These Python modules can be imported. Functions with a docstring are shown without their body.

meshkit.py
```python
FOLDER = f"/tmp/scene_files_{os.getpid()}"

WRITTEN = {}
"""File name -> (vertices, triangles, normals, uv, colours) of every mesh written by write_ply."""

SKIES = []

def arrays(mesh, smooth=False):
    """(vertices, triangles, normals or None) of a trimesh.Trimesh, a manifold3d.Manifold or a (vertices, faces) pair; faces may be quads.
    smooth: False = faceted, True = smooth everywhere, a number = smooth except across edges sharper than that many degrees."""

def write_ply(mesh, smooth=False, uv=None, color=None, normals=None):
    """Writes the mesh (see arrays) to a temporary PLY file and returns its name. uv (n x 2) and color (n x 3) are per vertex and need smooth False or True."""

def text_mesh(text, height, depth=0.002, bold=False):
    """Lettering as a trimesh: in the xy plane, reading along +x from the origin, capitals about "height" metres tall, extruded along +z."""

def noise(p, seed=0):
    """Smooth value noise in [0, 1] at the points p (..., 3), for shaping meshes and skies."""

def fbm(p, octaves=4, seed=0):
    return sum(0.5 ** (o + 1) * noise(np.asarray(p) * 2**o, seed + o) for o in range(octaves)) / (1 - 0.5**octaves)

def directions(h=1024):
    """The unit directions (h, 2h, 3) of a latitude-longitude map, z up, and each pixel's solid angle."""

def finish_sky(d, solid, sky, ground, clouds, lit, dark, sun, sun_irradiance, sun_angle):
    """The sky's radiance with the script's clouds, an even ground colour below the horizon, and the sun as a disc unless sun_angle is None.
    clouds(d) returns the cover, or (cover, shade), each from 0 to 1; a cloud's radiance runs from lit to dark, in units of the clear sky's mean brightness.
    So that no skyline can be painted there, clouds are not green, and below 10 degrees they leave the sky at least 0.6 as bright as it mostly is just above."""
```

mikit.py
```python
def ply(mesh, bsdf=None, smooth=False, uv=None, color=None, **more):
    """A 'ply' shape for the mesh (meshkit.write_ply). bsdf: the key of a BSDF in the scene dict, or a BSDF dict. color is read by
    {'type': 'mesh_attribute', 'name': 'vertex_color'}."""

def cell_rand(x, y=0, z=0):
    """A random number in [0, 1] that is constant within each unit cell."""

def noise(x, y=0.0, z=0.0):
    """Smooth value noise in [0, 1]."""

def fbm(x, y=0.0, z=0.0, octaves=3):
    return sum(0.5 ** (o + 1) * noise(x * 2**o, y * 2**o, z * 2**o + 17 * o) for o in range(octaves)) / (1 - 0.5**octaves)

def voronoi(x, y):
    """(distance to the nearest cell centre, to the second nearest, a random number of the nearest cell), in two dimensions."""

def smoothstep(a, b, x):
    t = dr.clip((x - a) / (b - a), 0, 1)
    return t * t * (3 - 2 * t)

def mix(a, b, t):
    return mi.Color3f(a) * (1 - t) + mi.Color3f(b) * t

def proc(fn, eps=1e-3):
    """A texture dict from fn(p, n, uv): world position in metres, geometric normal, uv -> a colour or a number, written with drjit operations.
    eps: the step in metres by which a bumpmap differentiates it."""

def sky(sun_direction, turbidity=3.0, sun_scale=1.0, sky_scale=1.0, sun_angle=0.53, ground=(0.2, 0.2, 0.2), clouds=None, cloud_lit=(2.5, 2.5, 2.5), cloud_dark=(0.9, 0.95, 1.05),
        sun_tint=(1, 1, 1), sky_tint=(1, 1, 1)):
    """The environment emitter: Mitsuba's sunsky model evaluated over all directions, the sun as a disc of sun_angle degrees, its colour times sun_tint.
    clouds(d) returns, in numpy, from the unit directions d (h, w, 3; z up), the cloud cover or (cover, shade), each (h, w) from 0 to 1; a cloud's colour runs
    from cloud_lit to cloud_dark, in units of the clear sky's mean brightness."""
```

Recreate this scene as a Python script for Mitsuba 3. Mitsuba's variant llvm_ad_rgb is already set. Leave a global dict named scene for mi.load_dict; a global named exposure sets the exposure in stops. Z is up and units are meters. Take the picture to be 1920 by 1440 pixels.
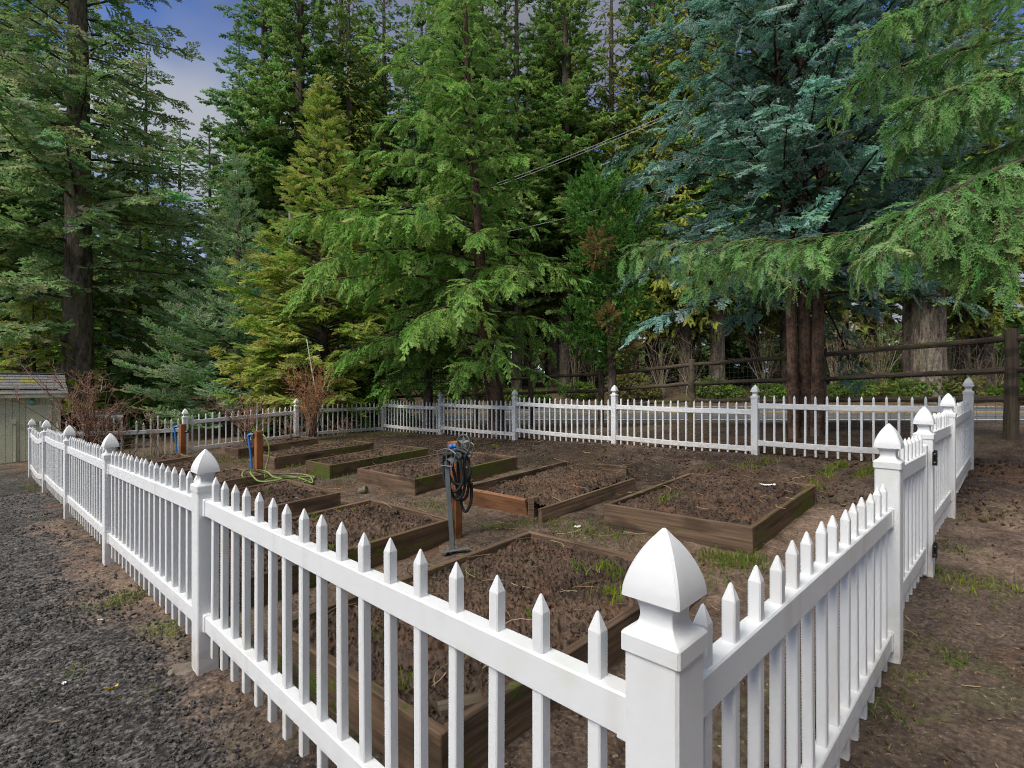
import math
import numpy as np
import trimesh
import drjit as dr
import mitsuba as mi
import mikit
from mikit import proc, noise, fbm, smoothstep, mix, ply, voronoi
import meshkit
from scipy.interpolate import RBFInterpolator, RegularGridInterpolator

# ------------------------------------------------------------------ camera, sky, exposure
T = mi.ScalarTransform4f
F, EYE = 986.0, 1.40                     # focal length in 1920-px units, height of the lens
scene, labels = {}, {}
scene['camera'] = {'type': 'perspective', 'fov': math.degrees(2 * math.atan(960 / F)), 'fov_axis': 'x', 'near_clip': 0.05, 'far_clip': 2000.0,
                   'to_world': T().look_at(origin=[0, 0, EYE], target=[0, 10, EYE], up=[0, 0, 1])}


def clouds(d):
    el = np.arcsin(np.clip(d[..., 2], -1, 1))
    q = d / np.maximum(d[..., 2:3] + 0.25, 0.1)
    n = meshkit.fbm(q * np.array([1.6, 1.6, 0.0]) + np.array([3.1, 7.7, 0.3]), 5, 5)
    cover = np.clip((n - 0.34) / 0.22, 0, 1)
    low = np.clip(1 - (el - 0.12) / 0.24, 0, 1)
    cover = np.maximum(cover, low)
    shade = np.clip((meshkit.fbm(q * np.array([2.6, 2.6, 0.0]) + 11.0, 4, 9) - 0.3) / 0.5, 0, 1)
    zen = np.clip((el - 0.55) / 0.6, 0, 1)
    cover = np.maximum(cover, zen)
    return cover, np.clip((0.35 + 0.65 * shade) * (1 - 0.95 * zen) - 0.25 * low, 0, 1)


SUN = (-0.54, -0.58, 0.95)
scene['sky'] = mikit.sky(SUN, turbidity=3.0, sun_scale=0.62, sun_angle=34.0, sun_tint=(0.82, 0.93, 1.10), sky_scale=1.0, clouds=clouds, cloud_lit=(2.3, 2.5, 2.8), cloud_dark=(0.43, 0.40, 0.53), sky_tint=(0.29, 0.45, 0.74),
                         ground=(0.12, 0.11, 0.09))
exposure = 2.5

rng = np.random.default_rng(7)
fb, nz = meshkit.fbm, meshkit.noise


# ------------------------------------------------------------------ helpers
def numbered(name):
    if name not in scene and name not in taken:
        taken.add(name)
        return name
    i = counts.get(name, 0) + 1
    while f'{name}_{i:03d}' in taken:
        i += 1
    counts[name] = i
    taken.add(f'{name}_{i:03d}')
    return f'{name}_{i:03d}'


taken, counts = set(), {}


def thing(name, label, cat, group=None):
    k = numbered(name)
    labels[k] = {'label': label, 'category': cat}
    if group:
        labels[k]['group'] = group
    return k


def obj(name, shape, parent=None, label=None, cat=None, group=None, kind=None):
    k = numbered(f'{parent}__{name}' if parent else name)
    scene[k] = shape
    e = {}
    for a, b in (('label', label), ('category', cat), ('group', group), ('kind', kind)):
        if b:
            e[a] = b
    if e:
        labels[k] = e
    return k


def put(shape, m):
    return {**shape, 'to_world': m}


def frame(o, x, y, z=(0, 0, 1)):
    m = np.eye(4)
    m[:3, 0], m[:3, 1], m[:3, 2], m[:3, 3] = x, y, z, o
    return T(m)


def norm(a):
    a = np.asarray(a, float)
    return a / np.maximum(np.linalg.norm(a, axis=-1, keepdims=True), 1e-12)


def hexa(lx, ly, lz, ch=0.004):
    """A box centred at the origin with chamfered edges."""
    p = []
    for sx in (-1, 1):
        for sy in (-1, 1):
            for sz in (-1, 1):
                for k in range(3):
                    c = np.array([sx * lx / 2, sy * ly / 2, sz * lz / 2])
                    for j in range(3):
                        if j != k:
                            c[j] -= math.copysign(ch, c[j])
                    p.append(c)
    return trimesh.convex.convex_hull(np.array(p))


def loft(rings, cap=True):
    """Stack of closed rings (n x 3 each) joined into a skin."""
    n = len(rings[0])
    v = np.vstack(rings)
    f = []
    for i in range(len(rings) - 1):
        a = i * n
        for j in range(n):
            k = (j + 1) % n
            f += [[a + j, a + k, a + n + k], [a + j, a + n + k, a + n + j]]
    if cap:
        for base, sgn in ((0, -1), ((len(rings) - 1) * n, 1)):
            for j in range(1, n - 1):
                f.append([base, base + j, base + j + 1] if sgn > 0 else [base, base + j + 1, base + j])
    m = trimesh.Trimesh(v, np.array(f), process=False)
    if cap and m.volume < 0:
        m = trimesh.Trimesh(v, np.array(f)[:, ::-1], process=False)
    return m


def sq(z, r, ch):
    ch = min(ch, r * 0.9)
    a = r - ch
    return np.array([[r, -a, z], [r, a, z], [a, r, z], [-a, r, z], [-r, a, z], [-r, -a, z], [-a, -r, z], [a, -r, z]])


def tube(points, radii, sides=6, closed=True):
    p = np.asarray(points, float)
    r = np.broadcast_to(np.asarray(radii, float), (len(p),))
    t = norm(np.gradient(p, axis=0))
    ref = np.array([0, 0, 1.0])
    if abs(t[0] @ ref) > 0.9:
        ref = np.array([1.0, 0, 0])
    a0 = norm(np.cross(t[0], ref))
    A = []
    for i in range(len(p)):
        a0 = norm(a0 - t[i] * (a0 @ t[i]))
        A.append(a0)
    A = np.array(A)
    Bv = np.cross(t, A)
    ang = np.arange(sides) * 2 * np.pi / sides
    rings = [p[i] + r[i] * (np.cos(ang)[:, None] * A[i] + np.sin(ang)[:, None] * Bv[i]) for i in range(len(p))]
    return loft(rings, closed)


def join(ms):
    return trimesh.util.concatenate(ms)


def tubes_soup(P, R, sides=4):
    """Many polylines at once: P (n, k, 3), R (n, k) -> verts, faces (open tubes)."""
    n, k, _ = P.shape
    t = norm(np.gradient(P, axis=1))
    ref = np.where(np.abs(t[..., 2:3]) > 0.8, np.array([1.0, 0.2, 0]), np.array([0, 0, 1.0]))
    A = norm(np.cross(t, ref))
    Bv = np.cross(t, A)
    ang = np.arange(sides) * 2 * np.pi / sides
    V = P[:, :, None, :] + R[:, :, None, None] * (np.cos(ang)[None, None, :, None] * A[:, :, None, :] + np.sin(ang)[None, None, :, None] * Bv[:, :, None, :])
    idx = np.arange(n * k * sides).reshape(n, k, sides)
    a, b = idx[:, :-1], idx[:, 1:]
    a2, b2 = np.roll(a, -1, 2), np.roll(b, -1, 2)
    f = np.concatenate([np.stack([a, a2, b2], -1).reshape(-1, 3), np.stack([a, b2, b], -1).reshape(-1, 3)])
    return V.reshape(-1, 3), f


# ------------------------------------------------------------------ layout
P0 = np.array([0.2587, 0.893])
U, V = np.array([-0.7203, 0.6937]), np.array([0.6937, 0.7203])     # along the left run, along the right run
D, E2 = np.array([-0.742, 0.670]), np.array([-0.67, -0.742])
PL = [P0 + U * 2.467 * i for i in range(6)]
PR = [P0] + [P0 + V * r for r in (2.147, 3.418, 5.018, 7.544)]
PF = [PR[4] + D * 2.44 * k for k in range(6)]
PB = [PF[5], PF[5] + E2 * 2.45, PF[5] + E2 * 4.82, PL[5]]
ZL = [-0.245, -0.322, -0.403, -0.471, -0.526, -0.623]              # post tops, below the lens
ZR = [-0.245, -0.183, -0.143, -0.078, 0.083]
ZF = [0.083, -0.010, -0.017, -0.114, -0.196, -0.294]
ZB = [-0.294, -0.347, -0.510, -0.623]


def uv2xy(a, b):
    return P0 + U * a + V * b


gp = [(-1.52, 2.60, -1.421), (-3.3, 4.32, -1.475), (-5.07, 6.03, -1.54), (-6.85, 7.74, -1.585), (-8.63, 9.45, -1.677), (1.75, 2.44, -1.282), (2.63, 3.35, -1.215),
      (3.74, 4.51, -1.129), (5.49, 6.33, -1.014), (3.68, 7.96, -1.082), (1.87, 9.6, -1.087), (0.06, 11.23, -1.196), (-1.75, 12.87, -1.253), (-3.56, 14.5, -1.294),
      (-5.2, 12.68, -1.312), (-6.79, 10.92, -1.463), (0.2587, 0.893, -1.325),
      (6.94, 7.2, -0.75), (5.75, 9.7, -0.87), (4.24, 12.2, -0.95), (2.34, 13.6, -1.12), (0.55, 14.8, -1.2), (-1.1, 15.8, -1.25), (-2.72, 16.5, -1.28),
      (-11, 12.5, -1.76), (-14.5, 17, -1.9), (-10, 18, -1.75), (-30, 20, -2.2), (-6, 17, -1.5), (0, 0, -1.37), (3, 0, -1.25), (-3, 0, -1.52), (8, 4, -0.9), (12, 8, -0.72), (-7, 3, -1.65),
      (-14, 6, -1.85), (0, -6, -1.5), (10, -5, -1.1), (-12, -5, -1.9), (20, 10, -0.75), (30, 5, -0.7)]
gp += [(x, 16.6, -1.235 - 0.004 * max(0, -x)) for x in (1, 5, 9, 14, 22, 32)]
gp = np.array(gp)
gq = RBFInterpolator(gp[:, :2], gp[:, 2], kernel='thin_plate_spline', smoothing=0.3)
gx, gy = np.arange(-40, 41, 0.5), np.arange(-10, 19.01, 0.5)
gG = gq(np.stack(np.meshgrid(gx, gy, indexing='ij'), -1).reshape(-1, 2)).reshape(len(gx), len(gy))
near_g = RegularGridInterpolator((gx, gy), np.clip(gG, -2.6, -0.55), bounds_error=False, fill_value=None)


def road_y(x):
    """The road's near edge: straight past the garden, bending away to the left."""
    return 17.3 + 0.035 * np.maximum(0, -3.5 - x) ** 2


ROADW = 7.6


def ground(x, y):
    """Smooth height of the ground."""
    x, y = np.asarray(x, float), np.asarray(y, float)
    n = near_g(np.stack([np.clip(x, -40, 40), np.clip(y, -10, 18)], -1))
    t = y - road_y(x)
    rz = -1.227 - 0.004 * np.clip(-x, 0, 30) + 0.0196 * np.clip(t, 0, ROADW)
    bank = np.interp(t - ROADW, [0, 0.8, 3.2, 8, 40, 300], [0, 0.02, 0.85, 1.1, 1.4, 2.0])
    far = rz + bank
    w = np.clip((t + 1.2) / 1.1, 0, 1)
    w = w * w * (3 - 2 * w)
    return EYE + n * (1 - w) + far * w


def at(px, py, depth):
    return np.array([(px - 960) / F * depth, depth, EYE + (720 - py) / F * depth])


# ------------------------------------------------------------------ materials
def bs(name, d):
    scene[name] = d
    return name


def rgb(*c):
    return {'type': 'rgb', 'value': list(c)}


LNX, LNY = float(U[1]), float(-U[0])       # normal of the left run, into the garden


def C3(c):
    return mi.Color3f(*c)


def ground_color(p, n, uv):
    a = (p.x - P0[0]) * LNX + (p.y - P0[1]) * LNY          # > 0: garden side of the left run
    b = (p.x - P0[0]) * float(U[0]) + (p.y - P0[1]) * float(U[1])
    til = smoothstep(4.6, 5.2, a) * smoothstep(7.4, 7.0, a) * smoothstep(-0.6, 0.2, b)
    big = fbm(p.x * 0.55, p.y * 0.55, 0.0, 4)
    fine = fbm(p.x * 9, p.y * 9, 1.0, 4)
    grain = noise(p.x * 70, p.y * 70, 0.0)
    mud = mix(C3((0.048, 0.031, 0.022)), C3((0.152, 0.106, 0.077)), smoothstep(0.3, 0.75, 0.55 * big + 0.45 * fine))
    grav = mix(C3((0.022, 0.0205, 0.0195)), C3((0.100, 0.092, 0.086)), smoothstep(0.2, 0.9, 0.4 * fine + 0.6 * grain))
    w = smoothstep(-0.36, 0.16, a + 0.9 * (big - 0.5) + 0.5 * (fine - 0.5))
    w = dr.maximum(w, smoothstep(0.9, -0.2, b + (big - 0.5)))
    c = mix(grav, mud, w)
    rust = smoothstep(0.62, 0.74, fbm(p.x * 1.3 + 9, p.y * 1.3, 3.0, 3))
    c = mix(c, C3((0.13, 0.07, 0.04)), 0.45 * rust * w)
    moss = smoothstep(0.6, 0.78, fbm(p.x * 1.9 + 31, p.y * 1.9, 5.0, 4)) * smoothstep(0.4, 0.6, fine)
    c = mix(c, C3((0.055, 0.075, 0.022)), 0.55 * moss * w)
    duff = smoothstep(9.0, 15.0, p.y - 0.25 * p.x) * smoothstep(-0.6, 0.4, a)
    c = c * (0.62 + 0.5 * smoothstep(0.36, 0.62, fbm(p.x * 0.45 + 7, p.y * 0.45, 2.0, 3)))
    c = mix(c, mix(C3((0.05, 0.034, 0.02)), C3((0.15, 0.10, 0.06)), fine), duff * 0.8)
    sp = noise(p.x * 130, p.y * 130, 4.0)
    c = mix(c, C3((0.24, 0.19, 0.14)), 0.55 * smoothstep(0.86, 0.93, sp))
    return c * (0.55 + 0.9 * grain * (0.6 + 0.8 * noise(p.x * 210, p.y * 210, 8.0))) * (1 - 0.42 * til)


def ground_bump(p, n, uv):
    return fbm(p.x * 30, p.y * 30, 0.0, 4)


def ground_rough(p, n, uv):
    return 0.45 + 0.4 * smoothstep(0.35, 0.6, fbm(p.x * 0.8, p.y * 0.8, 9.0, 3))


bs('ground_mat', {'type': 'bumpmap', 'scale': 0.035, 'tex': proc(ground_bump, 0.004),
                  'bsdf': {'type': 'principled', 'base_color': proc(ground_color), 'roughness': proc(ground_rough), 'specular': 0.35}})


def soil_color(p, n, uv):
    f1 = fbm(p.x * 3, p.y * 3, p.z * 3, 3)
    f2 = fbm(p.x * 30, p.y * 30, p.z * 30, 3)
    c = mix(C3((0.028, 0.018, 0.013)), C3((0.115, 0.075, 0.051)), smoothstep(0.25, 0.8, 0.5 * f1 + 0.5 * f2))
    r = smoothstep(0.55, 0.75, fbm(p.x * 6, p.y * 6, p.z * 6 + 4, 2))
    return mix(c, C3((0.13, 0.068, 0.043)), 0.5 * r)


bs('soil_mat', {'type': 'principled', 'base_color': proc(soil_color), 'roughness': 0.65, 'specular': 0.25})


def vinyl_color(p, n, uv):
    s = fbm(p.x * 4, p.y * 4, p.z * 1.6, 3)
    streak = smoothstep(0.52, 0.78, fbm(p.x * 16, p.y * 16, p.z * 2.2, 2))
    c = mix(C3((0.665, 0.675, 0.68)), C3((0.575, 0.57, 0.55)), 0.7 * streak * smoothstep(0.4, 0.7, s))
    h = p.z - (0.0478 * p.x + 0.0199 * p.y - 1.40 + EYE)                     # height over the ground
    mud = smoothstep(0.34, 0.0, h + 0.22 * (fbm(p.x * 11, p.y * 11, p.z * 11, 3) - 0.5)) * (0.5 + 0.5 * smoothstep(0.4, 0.65, noise(p.x * 24, p.y * 24, p.z * 24)))
    c = mix(c, C3((0.40, 0.33, 0.26)), 0.55 * mud)
    alg = smoothstep(0.66, 0.8, fbm(p.x * 5 + 3, p.y * 5, p.z * 3, 4))
    return mix(c, C3((0.52, 0.54, 0.40)), 0.35 * alg)


bs('vinyl', {'type': 'principled', 'base_color': proc(vinyl_color), 'roughness': 0.38, 'specular': 0.45})


def wood(base, dark, moss_amt, wet=0.0):
    def fn(p, n, uv):
        g = fbm(uv.x * 3.0, uv.y * 90.0, 0.7, 4)
        g2 = fbm(uv.x * 0.9 + 5, uv.y * 22.0, 2.7, 3)
        c = mix(C3(dark), C3(base), smoothstep(0.25, 0.75, 0.6 * g + 0.4 * g2))
        st = smoothstep(0.5, 0.72, fbm(p.x * 3.1, p.y * 3.1, p.z * 7 + 2, 3))
        c = mix(c, C3(tuple(0.45 * d for d in dark)), 0.6 * st)
        if moss_amt > 0:
            mo = smoothstep(0.64 - 0.13 * moss_amt, 0.74 - 0.08 * moss_amt, 0.6 * fbm(p.x * 1.7 + 3, p.y * 1.7, p.z * 2 + 8, 3) + 0.4 * fbm(p.x * 21, p.y * 21, p.z * 21, 3))
            c = mix(c, mix(C3((0.035, 0.05, 0.010)), C3((0.11, 0.13, 0.022)), noise(p.x * 90, p.y * 90, p.z * 90)), mo)
        return c
    return fn


bs('board_mat', {'type': 'bumpmap', 'scale': 0.004, 'tex': proc(lambda p, n, uv: fbm(uv.x * 3.0, uv.y * 90.0, 0.7, 3), 0.002),
                 'bsdf': {'type': 'principled', 'base_color': proc(wood((0.190, 0.122, 0.076), (0.060, 0.040, 0.027), 0.3)), 'roughness': 0.75, 'specular': 0.3}})
bs('mossy_board_mat', {'type': 'principled', 'base_color': proc(wood((0.150, 0.095, 0.056), (0.052, 0.033, 0.022), 1.5)), 'roughness': 0.85, 'specular': 0.2})
bs('fresh_board_mat', {'type': 'principled', 'base_color': proc(wood((0.27, 0.13, 0.062), (0.14, 0.065, 0.033), 0.0)), 'roughness': 0.7, 'specular': 0.3})
bs('cedar_mat', {'type': 'principled', 'base_color': proc(wood((0.33, 0.135, 0.05), (0.20, 0.075, 0.028), 0.0)), 'roughness': 0.6, 'specular': 0.3})
bs('rail_mat', {'type': 'principled', 'base_color': proc(wood((0.20, 0.155, 0.110), (0.058, 0.045, 0.033), 0.35)), 'roughness': 0.85, 'specular': 0.2})


def bark_color(p, n, uv):
    tint = uv.y                                           # v carries the tone of the tree
    g = fbm(uv.x * 14, p.z * 3.2, 0.3, 4)
    g2 = fbm(uv.x * 40, p.z * 14, 1.3, 3)
    c = mix(C3((0.045, 0.034, 0.027)), C3((0.23, 0.19, 0.155)), smoothstep(0.28, 0.78, 0.6 * g + 0.4 * g2))
    li = smoothstep(0.55, 0.75, fbm(p.x * 1.5, p.y * 1.5, p.z * 1.1, 3))
    return mix(c, C3((0.13, 0.135, 0.075)), 0.4 * li) * (0.45 + tint)


bs('bark_mat', {'type': 'bumpmap', 'scale': 0.06, 'tex': proc(lambda p, n, uv: fbm(uv.x * 14, p.z * 3.2, 0.3, 4), 0.01),
                'bsdf': {'type': 'principled', 'base_color': proc(bark_color), 'roughness': 0.9, 'specular': 0.15}})
bs('red_bark_mat', {'type': 'principled', 'base_color': proc(lambda p, n, uv: mix(C3((0.045, 0.029, 0.022)), C3((0.175, 0.110, 0.083)), smoothstep(0.25, 0.75, 0.5 * fbm(uv.x * 22, p.z * 4, 0.0, 3) + 0.5 * fbm(uv.x * 30, p.z * 30, 5.0, 3)))), 'roughness': 0.9, 'specular': 0.15})
VC = {'type': 'mesh_attribute', 'name': 'vertex_color'}
bs('leaf_mat', {'type': 'principledthin', 'base_color': VC, 'roughness': 0.85, 'diff_trans': 0.85, 'spec_trans': 0.0, 'eta': 1.15})
bs('twig_mat', {'type': 'twosided', 'bsdf': {'type': 'diffuse', 'reflectance': VC}})


def plain(name, c, rough=0.5, metal=0.0, spec=0.4, amt=0.25, s=14.0):
    def fn(p, n, uv):
        return C3(c) * (1 - amt + 2 * amt * fbm(p.x * s, p.y * s, p.z * s, 3))
    return bs(name, {'type': 'principled', 'base_color': proc(fn), 'roughness': rough, 'metallic': metal, 'specular': spec})


# ------------------------------------------------------------------ ground
def build_ground():
    ang = np.concatenate([np.linspace(-180, -60, 36)[:-1], np.linspace(-58, 58, 350), np.linspace(60, 180, 36)[1:-1]])
    ang = np.radians(ang)
    r = np.concatenate([[0.25, 0.5, 0.8], 1.0 * 1.0098 ** np.arange(0, 350), np.geomspace(30, 900, 40)])
    A, Rr = np.meshgrid(ang, r, indexing='ij')
    x, y = Rr * np.sin(A), Rr * np.cos(A)
    z = ground(x, y)
    a = (x - P0[0]) * LNX + (y - P0[1]) * LNY
    b = (x - P0[0]) * U[0] + (y - P0[1]) * U[1]
    p = np.stack([x, y, 0 * x], -1)
    t = y - road_y(x)
    flat = np.clip((-t - 0.4) / 0.8, 0, 1) + np.clip((t - ROADW - 0.4) / 1.0, 0, 1)
    lump = fb(p * 7.0, 4, 1) - 0.5
    clod = np.abs(fb(p * 22.0, 3, 2) - 0.5) * 2
    roll = fb(p * 1.1, 3, 3) - 0.5
    tilled = np.clip((a - 4.9) / 0.4, 0, 1) * np.clip((7.2 - a) / 0.4, 0, 1) * np.clip((b + 1) / 1.0, 0, 1) * np.clip((8.5 - b) / 1.5, 0, 1)
    gravel = np.clip((-a - 0.1) / 0.5, 0, 1) * np.clip((b - 0.3) / 0.5, 0, 1)
    h = roll * 0.05 + lump * (0.035 - 0.018 * gravel + 0.10 * tilled) + clod * (0.008 + 0.03 * tilled + 0.004 * gravel)
    fade = np.clip(1.4 - Rr / 26, 0.25, 1)
    z = z + h * np.clip(flat, 0, 1) * fade
    v = np.stack([x, y, z], -1).reshape(-1, 3)
    n, m = A.shape
    idx = np.arange(n * m).reshape(n, m)
    i2 = np.roll(idx, -1, 0)
    q = np.stack([idx[:, :-1], idx[:, 1:], i2[:, 1:], i2[:, :-1]], -1).reshape(-1, 4)
    q = np.vstack([q])
    f = np.vstack([q[:, [0, 2, 1]], q[:, [0, 3, 2]]])
    c = np.stack([i2[:, 0], idx[:, 0], np.full(n, n * m)], -1)
    v = np.vstack([v, [[0, 0, float(ground(0, 0))]]])
    f = np.vstack([f, c[:, [0, 1, 2]]])
    m_ = trimesh.Trimesh(v, f, process=False)
    if m_.face_normals[len(f) // 3][2] < 0:
        f = f[:, ::-1]
    obj('ground', ply((v, f), 'ground_mat', smooth=True), kind='structure', label='dark wet earth and black gravel ground around and inside the garden')


build_ground()
bs('asphalt', {'type': 'principled', 'base_color': proc(lambda p, n, uv: C3((0.075, 0.077, 0.08)) * (0.7 + 0.6 * fbm(p.x * 0.7, p.y * 2.5, 0.0, 4))), 'roughness': 0.8, 'specular': 0.3})
plain('yellow_paint', (0.45, 0.27, 0.03), 0.7)
plain('white_paint', (0.55, 0.55, 0.53), 0.7)


def ribbon(t0, t1, lift, mat, name, label, x0=-45.0, x1=70.0, nt=6):
    xs = np.arange(x0, x1, 0.75)
    ts = np.linspace(t0, t1, nt)
    X, Tt = np.meshgrid(xs, ts, indexing='ij')
    Y = road_y(X) + Tt
    Z = ground(X, Y) + lift
    v = np.stack([X, Y, Z], -1).reshape(-1, 3)
    i = np.arange(len(xs) * nt).reshape(len(xs), nt)
    q = np.stack([i[:-1, :-1], i[1:, :-1], i[1:, 1:], i[:-1, 1:]], -1).reshape(-1, 4)
    return ply((v, q), mat, smooth=True)


rd = obj('road', ribbon(0.05, ROADW - 0.05, 0.02, 'asphalt', '', ''), kind='structure', label='grey asphalt road running past behind the fences')
obj('edge_line', ribbon(0.42, 0.56, 0.026, 'white_paint', '', '', nt=2), rd)
obj('edge_line', ribbon(ROADW - 0.56, ROADW - 0.42, 0.026, 'white_paint', '', '', nt=2), rd)
obj('centre_line', ribbon(3.62, 3.76, 0.026, 'yellow_paint', '', '', nt=2), rd)
obj('centre_line', ribbon(3.88, 4.02, 0.026, 'yellow_paint', '', '', nt=2), rd)

# ------------------------------------------------------------------ white picket fence
PW = 0.0975                                     # post width
post_mesh = ply(loft([sq(-0.25, PW / 2, 0.005), sq(0.86, PW / 2, 0.005), sq(0.885, PW / 2, 0.005)]), 'vinyl', smooth=20)   # z = 0 at the ground, top hidden in the cap


def cap_mesh():
    s = PW / 2
    rings = [sq(0, s + 0.005, 0.004), sq(0.028, s + 0.005, 0.004), sq(0.032, s + 0.002, 0.004)]
    for k, q in ((0.02, 0.97), (0.08, 0.84), (0.18, 0.71), (0.32, 0.63), (0.48, 0.60), (0.66, 0.615), (0.84, 0.66), (0.96, 0.72)):   # cove
        rings.append(sq(0.032 + 0.056 * k, s * q * 1.04, 0.003))
    for k, q in ((0.0, 0.78), (0.5, 0.92), (1.0, 1.0)):
        rings.append(sq(0.089 + 0.003 * k, (s + 0.004) * q, 0.003))
    for k in np.linspace(0, 1, 11)[1:]:                              # ogive bulb
        rings.append(sq(0.092 + 0.003 + 0.108 * k, (s + 0.004) * max(1 - k ** 1.6, 0.03) ** 0.78, 0.003 + 0.003 * k))
    return loft(rings)


cap_shape = ply(cap_mesh(), 'vinyl', smooth=32)
CAP = 0.203


def picket_shape(h):
    r = 0.0143
    return ply(loft([sq(0, r, 0.003), sq(h - 0.036, r, 0.003), sq(h - 0.033, r - 0.0008, 0.003), sq(h - 0.004, 0.0042, 0.0025), sq(h, 0.0015, 0.001)]), 'vinyl', smooth=20)


PICKET_H = 0.86
picket = picket_shape(PICKET_H)
RAIL_T, RAIL_H = 0.046, 0.078


def add_post(par, xy, top, face=None, tilt=0.0):
    ang = math.atan2(U[1], U[0])
    c, s = math.cos(ang), math.sin(ang)
    o = [xy[0], xy[1], EYE + top - CAP - 0.875]
    m = frame(o, (c, s, 0), (-s, c, 0), (tilt, tilt * 0.6, 1))
    k = obj('post', put(post_mesh, m), par)
    obj('cap', put(cap_shape, frame([xy[0], xy[1], EYE + top - CAP], (c, s, 0), (-s, c, 0))), k)


def rail_mesh(a, b, sag=0.0, t=RAIL_T, h=RAIL_H):
    """A hollow-looking rail from a to b (top centre line), faces vertical."""
    n = 2 if sag == 0 else 12
    d = norm(np.array([b[0] - a[0], b[1] - a[1], 0]))
    w = np.array([-d[1], d[0], 0]) * t / 2
    rings = []
    ch = 0.004
    for k in np.linspace(0, 1, n):
        c = np.asarray(a) * (1 - k) + np.asarray(b) * k - np.array([0, 0, sag * math.sin(math.pi * k) ** 1.3])
        wu = w / (t / 2)
        pr = [(t / 2, -ch), (t / 2, -h + ch), (t / 2 - ch, -h), (-t / 2 + ch, -h), (-t / 2, -h + ch), (-t / 2, -ch), (-t / 2 + ch, 0), (t / 2 - ch, 0)]
        rings.append(np.array([c + wu * q[0] + np.array([0, 0, q[1]]) for q in pr]))
    return loft(rings)


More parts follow.
